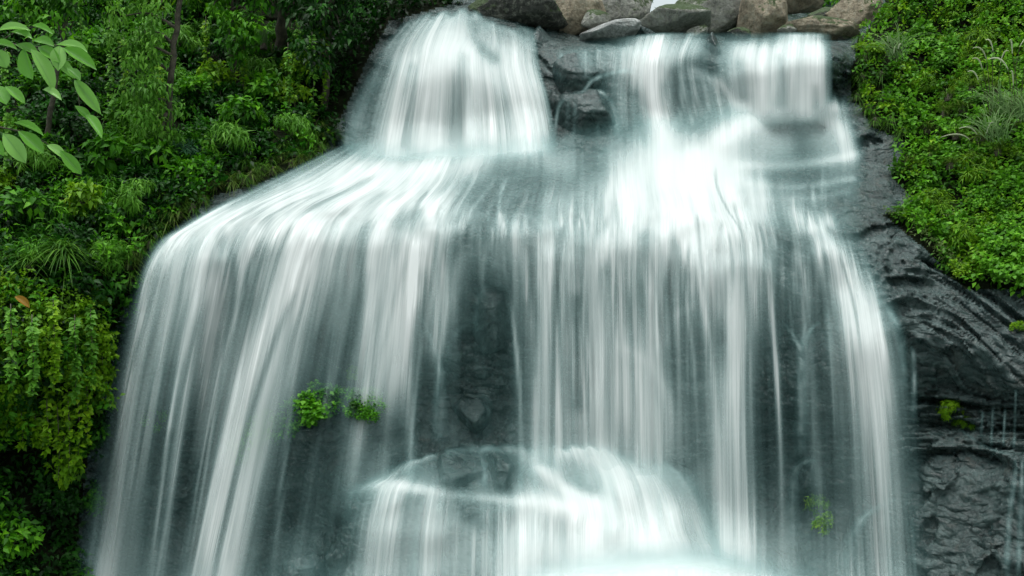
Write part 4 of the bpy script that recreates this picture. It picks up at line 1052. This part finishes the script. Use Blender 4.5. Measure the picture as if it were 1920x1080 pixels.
shrub(688, 836, .38, 'small', M_LEAF, 'green bush just right of the bright bush between the curtains', lift=1.2, flat=.85, k=2)
shrub(732, 826, .34, 'small', M_LEAF, 'small green bush under the narrow curtain, rightmost of its row', lift=1.2, flat=.85, k=0)
shrub(668, 700, .14, 'small', M_LEAF_Y, 'tiny yellow green tuft on the wall above the bright bush', lift=.12, k=0)
shrub(655, 735, .12, 'small', M_LEAF_Y, 'tiny mossy tuft on the wall just above the bright bush', lift=.12, k=1)
shrub(290, 790, .26, 'small', M_LEAF, 'small faint green plant behind the leftmost curtain', lift=.05, k=1)
shrub(1545, 950, .2, 'long', M_LEAF_Y, 'yellow green plant on the dark rock right of the thin forked thread', lift=.5, k=1)
shrub(1550, 1010, .2, 'broad', M_LEAF_Y, 'lower yellow green plant near the foot of the right fall', lift=.5, k=2)
shrub(1780, 770, .2, 'long', M_LEAF_Y, 'small bright plant on a crack in the bare right rock', lift=.06, k=0)
shrub(1808, 800, .16, 'feather', M_LEAF_Y, 'small feathery plant just below the bright one on the right rock', lift=.06, k=0)
shrub(1912, 622, .14, 'small', M_LEAF_Y, 'tiny yellow tuft at the right edge of the bare rock', lift=.05, k=0)
shrub(1060, 72, .26, 'small', M_LEAF, 'green mossy tuft beside the pale wet slab', lift=-1.0, flat=.5, k=0)
shrub(1108, 76, .2, 'small', M_LEAF, 'low green tuft under the front edge of the pale wet slab', lift=-.6, flat=.5, k=1)
shrub(1520, 12, .9, 'broad', M_LEAF, 'leafy green bush behind the boulders at the top edge', lift=.2, k=0)

# grass tussocks
def tussock(px, py, n, L, label, mat, group=None, lift=.1, bend=.9, spread=1.0, wid=.016, seed=1, lean=(0, 0)):
    rng = np.random.default_rng(seed)
    d = float(samp(D, px, py)); nb = bank_normal(np.array([px]), np.array([py]))[0]
    e = empty('grass_tussock', at(px, py, d) + nb * lift)
    base = rng.normal(0, .07, (n, 3)) * L
    dr = rng.normal(size=(n, 3)) * spread * .55 + np.array([lean[0], -.35, 1.0 + lean[1]])
    blk = blades(base, dr, L * rng.uniform(.5, 1.15, n), wid * rng.uniform(.6, 1.3, n), np.clip(rng.normal(.5, .22, n), 0, 1), bend=bend)
    leaf_obj('blades', blk, mat, e)
    cr, cf = tube([(0, 0, -.1), (0, 0, .02), (0, 0, .1)], [.09, .08, .02], 7)
    mesh_obj('root_crown', cr, cf, M_BARK, e)
    if label.startswith('AUTO '): label = where(label[5:], px, py, L)
    tag(e, label, 'grass', group, 'thing')
tussock(118, 505, 260, .85, 'large bright green grass tussock with arching blades on the left bank', M_GRASS_G, lift=.35, seed=3, wid=.026, bend=1.1)
tussock(60, 520, 120, .6, 'smaller grass tussock left of the large arching one', M_GRASS_G, lift=.3, seed=4, wid=.022)
tussock(490, 130, 40, .55, 'upright pale grass blades in the shaded thicket above the bank', M_PLUME_G, lift=.6, seed=5, wid=.03, spread=.25, bend=.2)
for i, (x, y) in enumerate(scatter([(240, 470), (300, 400), (390, 345), (500, 300), (600, 240), (640, 250), (610, 285), (530, 325), (410, 362), (320, 430), (262, 510), (235, 560)], (230, 230, 640, 560), 46, 15, 21)):
    tussock(x, y, 70, random.uniform(.3, .5), 'AUTO grass tuft', M_GRASS_G if i % 3 else M_GRASS, 'grass tufts fringing the left bank', lift=.06, seed=30 + i, wid=.016, bend=1.2, lean=(.3, -.3))
for i, (x, y) in enumerate(scatter([(1740, 230), (1800, 180), (1880, 170), (1930, 230), (1880, 300), (1780, 330), (1700, 330)], (1690, 160, 1940, 340), 16, 34, 22)):
    tussock(x, y, 90, random.uniform(.4, .6), 'AUTO yellowish grass tuft', M_GRASS, 'grass tufts of the right bank', lift=.2, seed=80 + i, wid=.013, bend=.8)
for i, (x, y) in enumerate(scatter([(1610, 60), (1640, 40), (1660, 200), (1700, 260), (1640, 240), (1600, 190)], (1590, 30, 1710, 270), 12, 24, 23)):
    tussock(x, y, 70, random.uniform(.3, .42), 'AUTO hanging grass tuft', M_GRASS_G, 'grass tufts on the inner edge of the right bank', lift=.1, seed=100 + i, wid=.014, bend=1.3, lean=(-.4, -.4))

# plume grass on the right bank: arching culms with pale feathery heads
def plume_grass(px, py, tips, label, y):
    root = empty('plume_grass', at(px, py, y))
    b = at(px, py, y)
    rng = np.random.default_rng(int(px))
    for (tx, ty, dx, dy, L) in tips:
        p0 = at(px + rng.uniform(-14, 14), py + rng.uniform(-6, 6), y); p2 = at(tx, ty, y - .3 - rng.uniform(0, .3))
        mid_ = (p0 + p2) / 2 + np.array([0, 0, .10]) * np.linalg.norm(p2 - p0)
        path = catmull(np.array([p0, mid_, p2]), np.linspace(0, 1, 9)) - b
        v, f = tube(path, np.linspace(.012, .006, 9), 5)
        c = mesh_obj('culm', v, f, M_CULM, root)
        e = path[-1]                                            # drooping feathery head that tapers to its tip
        dr_ = np.array([dx * .6, -.1, .45]); dr_ /= np.linalg.norm(dr_)
        Lh = L * .022
        tt = np.linspace(0, 1, 10)[:, None]
        head = e + dr_ * Lh * tt + np.array([dx * .5, 0, -.62]) * Lh * tt ** 2
        v, f = tube(head, .011 * np.sin(np.linspace(.35, 2.95, 10)) + .003, 6)
        ob = mesh_obj('plume', v, f, M_PLUME, c); fattr(ob, 'tint', np.full(len(v), rng.uniform(.2, .8)))
    n = 60
    bb = np.stack([rng.normal(0, .12, n), rng.normal(0, .06, n) - .25, rng.normal(0, .05, n)], -1)
    dd_ = np.stack([rng.normal(-.25, .5, n), rng.normal(-.25, .2, n), np.full(n, 1.0)], -1)
    leaf_obj('blades', blades(bb, dd_, rng.uniform(.6, 1.35, n), rng.uniform(.014, .024, n), rng.uniform(.3, 1, n), bend=.75, seg=8), M_PLUME_G, root)
    tag(root, label, 'grass', kind='thing')
plume_grass(1868, 215, [(1842, 130, -.25, 1, 26), (1850, 112, -.3, 1, 30), (1862, 96, -.2, .9, 26), (1834, 150, -.3, 1, 22), (1876, 118, .1, 1, 26)], 'pale plume grass arching on the upper right bank, left clump', 1.2)
plume_grass(1905, 225, [(1890, 130, -.4, .9, 30), (1898, 100, -.1, 1, 28), (1912, 88, .3, .8, 28), (1920, 128, .2, 1, 34), (1900, 160, -.1, 1, 30), (1925, 170, .2, 1, 30)], 'pale plume grass arching at the right edge of the picture', .9)
plume_grass(1855, 262, [(1818, 262, -.8, .5, 24), (1832, 252, -.5, .8, 22), (1850, 250, .1, 1, 24)], 'single pale reed bending over the middle of the right bank', .6)
plume_grass(1672, 110, [(1665, 80, -.1, 1, 14), (1684, 92, .1, 1, 12), (1676, 100, 0, 1, 14)], 'few short pale seed heads high on the right bank', 3.2)

# --- trees of the left slope
def tree(name, label, path, r0, r1, limbs, K, mat, seed, nleaf=60, rad=.34, group=None):
    """path: (px, py, depth) up the trunk; limbs: (t along trunk, px, py, depth) tips carrying foliage"""
    rng = np.random.default_rng(seed)
    P = np.stack([at(*p) for p in path])
    root = empty(name, P[0])
    C = catmull(P, np.linspace(0, 1, 16)) - P[0]
    C += rng.normal(0, .02, C.shape)
    v, f = tube(C, np.linspace(r0, r1, 16), 9)
    mesh_obj('trunk', v, f, M_BARK, root)
    ts, cen = [], []
    for (t, lx, ly, ld) in limbs:
        a = C[int(t * 15)]; e = at(lx, ly, ld) - P[0]
        m = (a + e) / 2 + np.array([0, 0, .18]) + rng.normal(0, .08, 3)
        q = catmull(np.array([a, m, e]), np.linspace(0, 1, 7))
        ts.append(tube(q, np.linspace(r1 * .8, .008, 7), 5))
        for k in range(5): cen.append(q[3 + min(k, 3)] + rng.normal(0, .16, 3))
    v, f = cat_tubes(ts); mesh_obj('limbs', v, f, M_BARK, root)
    cen = np.array(cen)
    out = np.tile(np.array([0, -.55, .5]), (len(cen), 1))
    leaf_obj('crown', clumps(cen, np.full(len(cen), rad) * rng.uniform(.6, 1.2, len(cen)), nleaf, K[0], K[1], np.clip(rng.normal(.5, .2, len(cen)), 0, 1), out, rng, droop=K[2]), mat, root)
    tag(root, label, 'tree', group)
tree('slender_tree', 'slender grey trunked tree with feathery light green crown on the left slope', [(305, 290, 2.2), (312, 220, 2.0), (325, 120, 1.8), (335, 20, 1.7), (350, -90, 1.7)], .075, .05,
     [(.5, 250, 120, 1.4), (.6, 270, 60, 1.2), (.7, 230, 30, 1.5), (.8, 300, 10, 1.3), (.45, 235, 180, 1.6), (.4, 290, 170, 1.2), (.35, 275, 215, 1.3), (.9, 400, -30, 1.6), (.85, 240, -30, 1.6), (.3, 265, 240, 1.5), (.55, 215, 90, 1.7), (.3, 300, 255, 1.5)], (.15, .34, .5), M_LEAF_L, 61, 46, .28)
tree('slender_tree', 'thin bare trunk with dark crown behind the big leaved branch', [(92, 250, 1.6), (98, 190, 1.4), (112, 110, 1.3), (125, 30, 1.3), (135, -90, 1.3)], .055, .04,
     [(.6, 90, 20, 1.0), (.75, 150, 10, 1.2), (.85, 180, -20, 1.2), (.9, 60, -20, 1.0), (.7, 40, 10, 1.1)], (.17, .45, .4), M_LEAF, 62, 40, .3)
tree('forest_tree', 'dark tree overhanging the top edge behind the left slope', [(520, 120, 6.2), (530, 40, 6.0), (545, -60, 5.8), (560, -200, 5.6)], .16, .1,
     [(.5, 470, -10, 5.2), (.55, 600, -5, 5.0), (.6, 560, 30, 5.0), (.7, 650, -40, 5.2), (.7, 440, -60, 5.2), (.8, 540, -90, 5), (.9, 620, -120, 5.2), (.9, 700, -60, 5.4), (.95, 480, -150, 5.2)], (.2, .45, .4), M_LEAF_D, 63, 70, .55)
tree('forest_tree', 'leafy tree crown at the top edge right of the slender feathery tree', [(440, 150, 5.0), (435, 60, 4.8), (430, -40, 4.6), (440, -160, 4.5)], .1, .07,
     [(.4, 430, 60, 4.0), (.5, 470, 60, 4.0), (.6, 400, 10, 4.0), (.7, 470, -10, 4), (.8, 420, -50, 4), (.45, 460, 95, 4.1)], (.17, .5, .4), M_LEAF, 64, 40, .36)
tree('forest_tree', 'shaded tree leaning beside the upper left fall', [(610, 220, 4.9), (612, 140, 4.7), (618, 60, 4.6), (630, -40, 4.5), (650, -150, 4.4)], .09, .06,
     [(.4, 600, 130, 4.1), (.5, 575, 90, 4.1), (.55, 640, 60, 4.3), (.65, 600, 40, 4.1), (.75, 660, 10, 4.3), (.85, 700, -20, 4.3), (.9, 620, -40, 4.2)], (.19, .42, .4), M_LEAF_D, 65, 34, .36)

# --- hanging vines on the lower left bank
for i, (x, y0, y1) in enumerate(((88, 770, 850), (108, 775, 905), (128, 760, 880), (146, 740, 860), (162, 720, 830), (40, 780, 840), (66, 785, 832), (120, 830, 930),
        (205, 60, 190), (232, 100, 240), (262, 80, 230), (284, 40, 200), (300, 140, 260), (560, 60, 190), (585, 90, 230), (606, 60, 200), (540, 110, 220), (430, 40, 160), (455, 60, 170), (20, 600, 720), (60, 620, 740), (100, 590, 730), (140, 620, 750), (170, 600, 720), (190, 640, 760), (10, 120, 330), (150, 20, 160), (386, 60, 170))):
    d = float(samp(D, x, y0)) - (.55 if i < 8 else .85)
    if i >= 8: d = min(d, float(samp(D, x, y1)) - .5)
    P = np.stack([at(x, y0 - 30, d + .3), at(x, y0, d), at(x + 3, (y0 + y1) / 2, d + .02), at(x + 1, y1, d + .06)])
    root = empty('hanging_vine', P[0])
    C = catmull(P, np.linspace(0, 1, 14)) - P[0]
    v, f = tube(C, np.linspace(.01, .004, 14), 5)
    mesh_obj('stem', v, f, M_BARK, root)
    rng = np.random.default_rng(200 + i)
    n = 60 if i < 8 else int((y1 - y0) * .75); t = rng.uniform(.1, 1, n)
    b = np.stack([np.interp(t, np.linspace(0, 1, 14), C[:, k]) for k in range(3)], -1)
    dr = rng.normal(size=(n, 3)) * np.array([1, .6, .4]) + np.array([0, -.4, -.4])
    leaf_obj('leaves', leaf_block(b, dr, np.tile([0., -.7, .7], (n, 1)) + rng.normal(0, .3, (n, 3)), .13 * rng.uniform(.6, 1.2, n), .09 * rng.uniform(.6, 1.2, n), np.clip(rng.normal(.55, .2, n), 0, 1)), M_LEAF_Y if i < 8 or i % 3 == 0 else M_LEAF_L, root)
    lab_ = ('third', 'fourth', 'sixth', 'seventh', 'rightmost', 'leftmost', 'second', 'fifth')[i % 8] + ' leafy vine strand from the left dangling over the dark left hollow' if i < 8 else where('leafy hanging vine', x, (y0 + y1) / 2, .4).replace('medium sized ', '')
    tag(root, lab_, 'vine', 'vines over the left hollow' if i < 8 else 'vines of the left slope')
for i, (x, y0, y1) in enumerate(((536, 175, 250), (552, 190, 262), (508, 80, 150), (475, 120, 200), (322, 200, 275))):
    d = float(samp(D, x, y0)) - .9
    root = empty('hanging_root', at(x, y0, d))
    P = np.stack([at(x, y0, d), at(x + 2, (y0 + y1) / 2, d - .03), at(x - 1, y1, d)]) - at(x, y0, d)
    v, f = tube(catmull(P, np.linspace(0, 1, 8)), np.linspace(.018, .008, 8), 5)
    mesh_obj('strand', v, f, M_CULM, root)
    tag(root, 'pale hanging root strand ' + ('below the yellow hanging shrubs, left one', 'below the yellow hanging shrubs, right one', 'right of the upright pale grass', 'left of and below the upright pale grass', 'hanging along the slender grey trunk')[i], 'root', 'pale hanging roots')

# dry leaf on the bank
def big_leaf_mesh(name, L, Wd, bend, seed):
    nl, nw = 8, 4
    v, f = [], []
    for i in range(nl + 1):
        t = i / nl
        hw = Wd * .5 * (math.sin(math.pi * t ** 1.25) ** .62 if 0 < t < 1 else 0.02)
        for j in range(-nw // 2, nw // 2 + 1):
            u = j / (nw / 2)
            v.append((u * hw, t * L, abs(u) * hw * .38 - bend * L * t * t + .012 * math.sin(9 * t + seed) * u))
    w_ = nw + 1
    for i in range(nl):
        for j in range(nw):
            f.append((i * w_ + j, i * w_ + j + 1, (i + 1) * w_ + j + 1, (i + 1) * w_ + j))
    o = mesh_obj(name, np.array(v), f, None)
    me = o.data; bpy.data.objects.remove(o)
    return me
def lay_leaf(me, mat, bx, by, tx, ty, w_px, y, parent, origin, roll=0.0, name='leaf', toward=.25):
    a = at(bx, by, y); b = at(tx, ty, y - toward * .4)
    ax = Vector(b - a); L = ax.length
    yv = ax.normalized()
    zv = Vector((0.25 * math.sin(roll), -.75, .65 + .2 * math.cos(roll))); xv = yv.cross(zv).normalized(); zv = xv.cross(yv)
    from mathutils import Matrix
    M3 = Matrix((xv, yv, zv)).transposed().to_4x4()
    o = bpy.data.objects.new(name, me); COL.objects.link(o)
    o.parent = parent
    M3.translation = Vector(a - origin)
    wm = w_px * (y + CAMD) / FPX
    o.matrix_local = M3 @ Matrix.Diagonal((wm, L, L, 1))
    return o
LM = []
for k, bnd in enumerate((.08, .16, .24)):
    me = big_leaf_mesh('leaf', 1.0, 1.0, bnd, k); me.materials.append(M_BIG)
    a_ = me.attributes.new('tint', 'FLOAT', 'POINT'); a_.data.foreach_set('value', np.full(len(me.vertices), (.35, .55, .75)[k], np.float32))
    LM.append(me)
RIB = []
for bnd in (.08, .16, .24):
    tt = np.linspace(0, .97, 9)
    hw_ = .028 * (1 - tt) + .006
    zz = -bnd * tt ** 2 + .006
    v_ = np.concatenate([np.stack([-hw_, tt, zz + .004], -1), np.stack([hw_, tt, zz + .004], -1)])
    o_ = mesh_obj('midrib', v_, [(i, i + 9, i + 10, i + 1) for i in range(8)], M_RIB)
    RIB.append(o_.data); bpy.data.objects.remove(o_)
BY = -11.0
org = at(-60, 70, BY)
br = empty('leafy_branch', org)
tag(br, 'branch with big oval bright green leaves reaching in at the upper left', 'branch')
def twig(pts, r0, r1):
    C = catmull(np.stack([at(x, y, BY + .05) for x, y in pts]), np.linspace(0, 1, 12)) - org
    v, f = tube(C, np.linspace(r0, r1, 12), 7); mesh_obj('twig', v, f, M_BARK, br)
twig([(-60, 70), (0, 78), (60, 88), (112, 84)], .010, .004); twig([(60, 88), (105, 110), (140, 150), (150, 205)], .006, .003); twig([(-60, 220), (0, 238), (50, 250), (112, 282)], .008, .003); twig([(-60, 70), (-40, 140), (-10, 168), (14, 165)], .007, .003); twig([(0, 78), (30, 60), (70, 48)], .005, .002)
for i, (bx, by, tx, ty, w_) in enumerate([(106, 84, 163, 90, 24), (112, 86, 108, 126, 30), (118, 90, 179, 127, 26), (45, 90, 56, 149, 32), (58, 92, 103, 160, 30), (28, 84, 72, 102, 22), (-12, 82, 28, 86, 16), (-8, 92, 12, 124, 30), (-12, 160, 12, 194, 34), (10, 162, 46, 190, 20),
        (140, 150, 183, 204, 26), (140, 198, 170, 226, 18), (160, 214, 191, 252, 20), (6, 250, 46, 300, 34), (34, 246, 82, 286, 28), (26, 230, 80, 246, 14), (88, 272, 122, 292, 20), (112, 282, 152, 326, 24), (60, 48, 97, 58, 14), (-4, 58, 52, 46, 22),
        (62, 76, 100, 84, 22), (72, 88, 110, 112, 24), (80, 168, 112, 178, 18), (126, 128, 150, 150, 20), (-20, 250, 6, 290, 20), (100, 108, 138, 140, 22), (20, 60, 60, 70, 20)]):
    lf = lay_leaf(LM[(i * 7 + 1) % 3], None, bx, by, tx, ty, w_ * .95, BY - .02 * (i % 5), br, org, roll=i * 1.7, toward=random.uniform(-.1, .3))
    rb = bpy.data.objects.new('midrib', RIB[(i * 7 + 1) % 3]); COL.objects.link(rb); rb.parent = lf
dl = empty('fallen_leaf', at(40, 566, float(samp(D, 40, 566)) - .75))
tag(dl, 'dry orange leaf caught on the left bank creepers', 'leaf')
dm = big_leaf_mesh('blade', 1.0, 1.0, .2, 9); dm.materials.append(M_DRY)
lay_leaf(dm, None, 28, 556, 54, 572, 15, float(samp(D, 40, 566)) - .75, dl, at(40, 566, float(samp(D, 40, 566)) - .75), name='blade')

scene.render.film_transparent = False
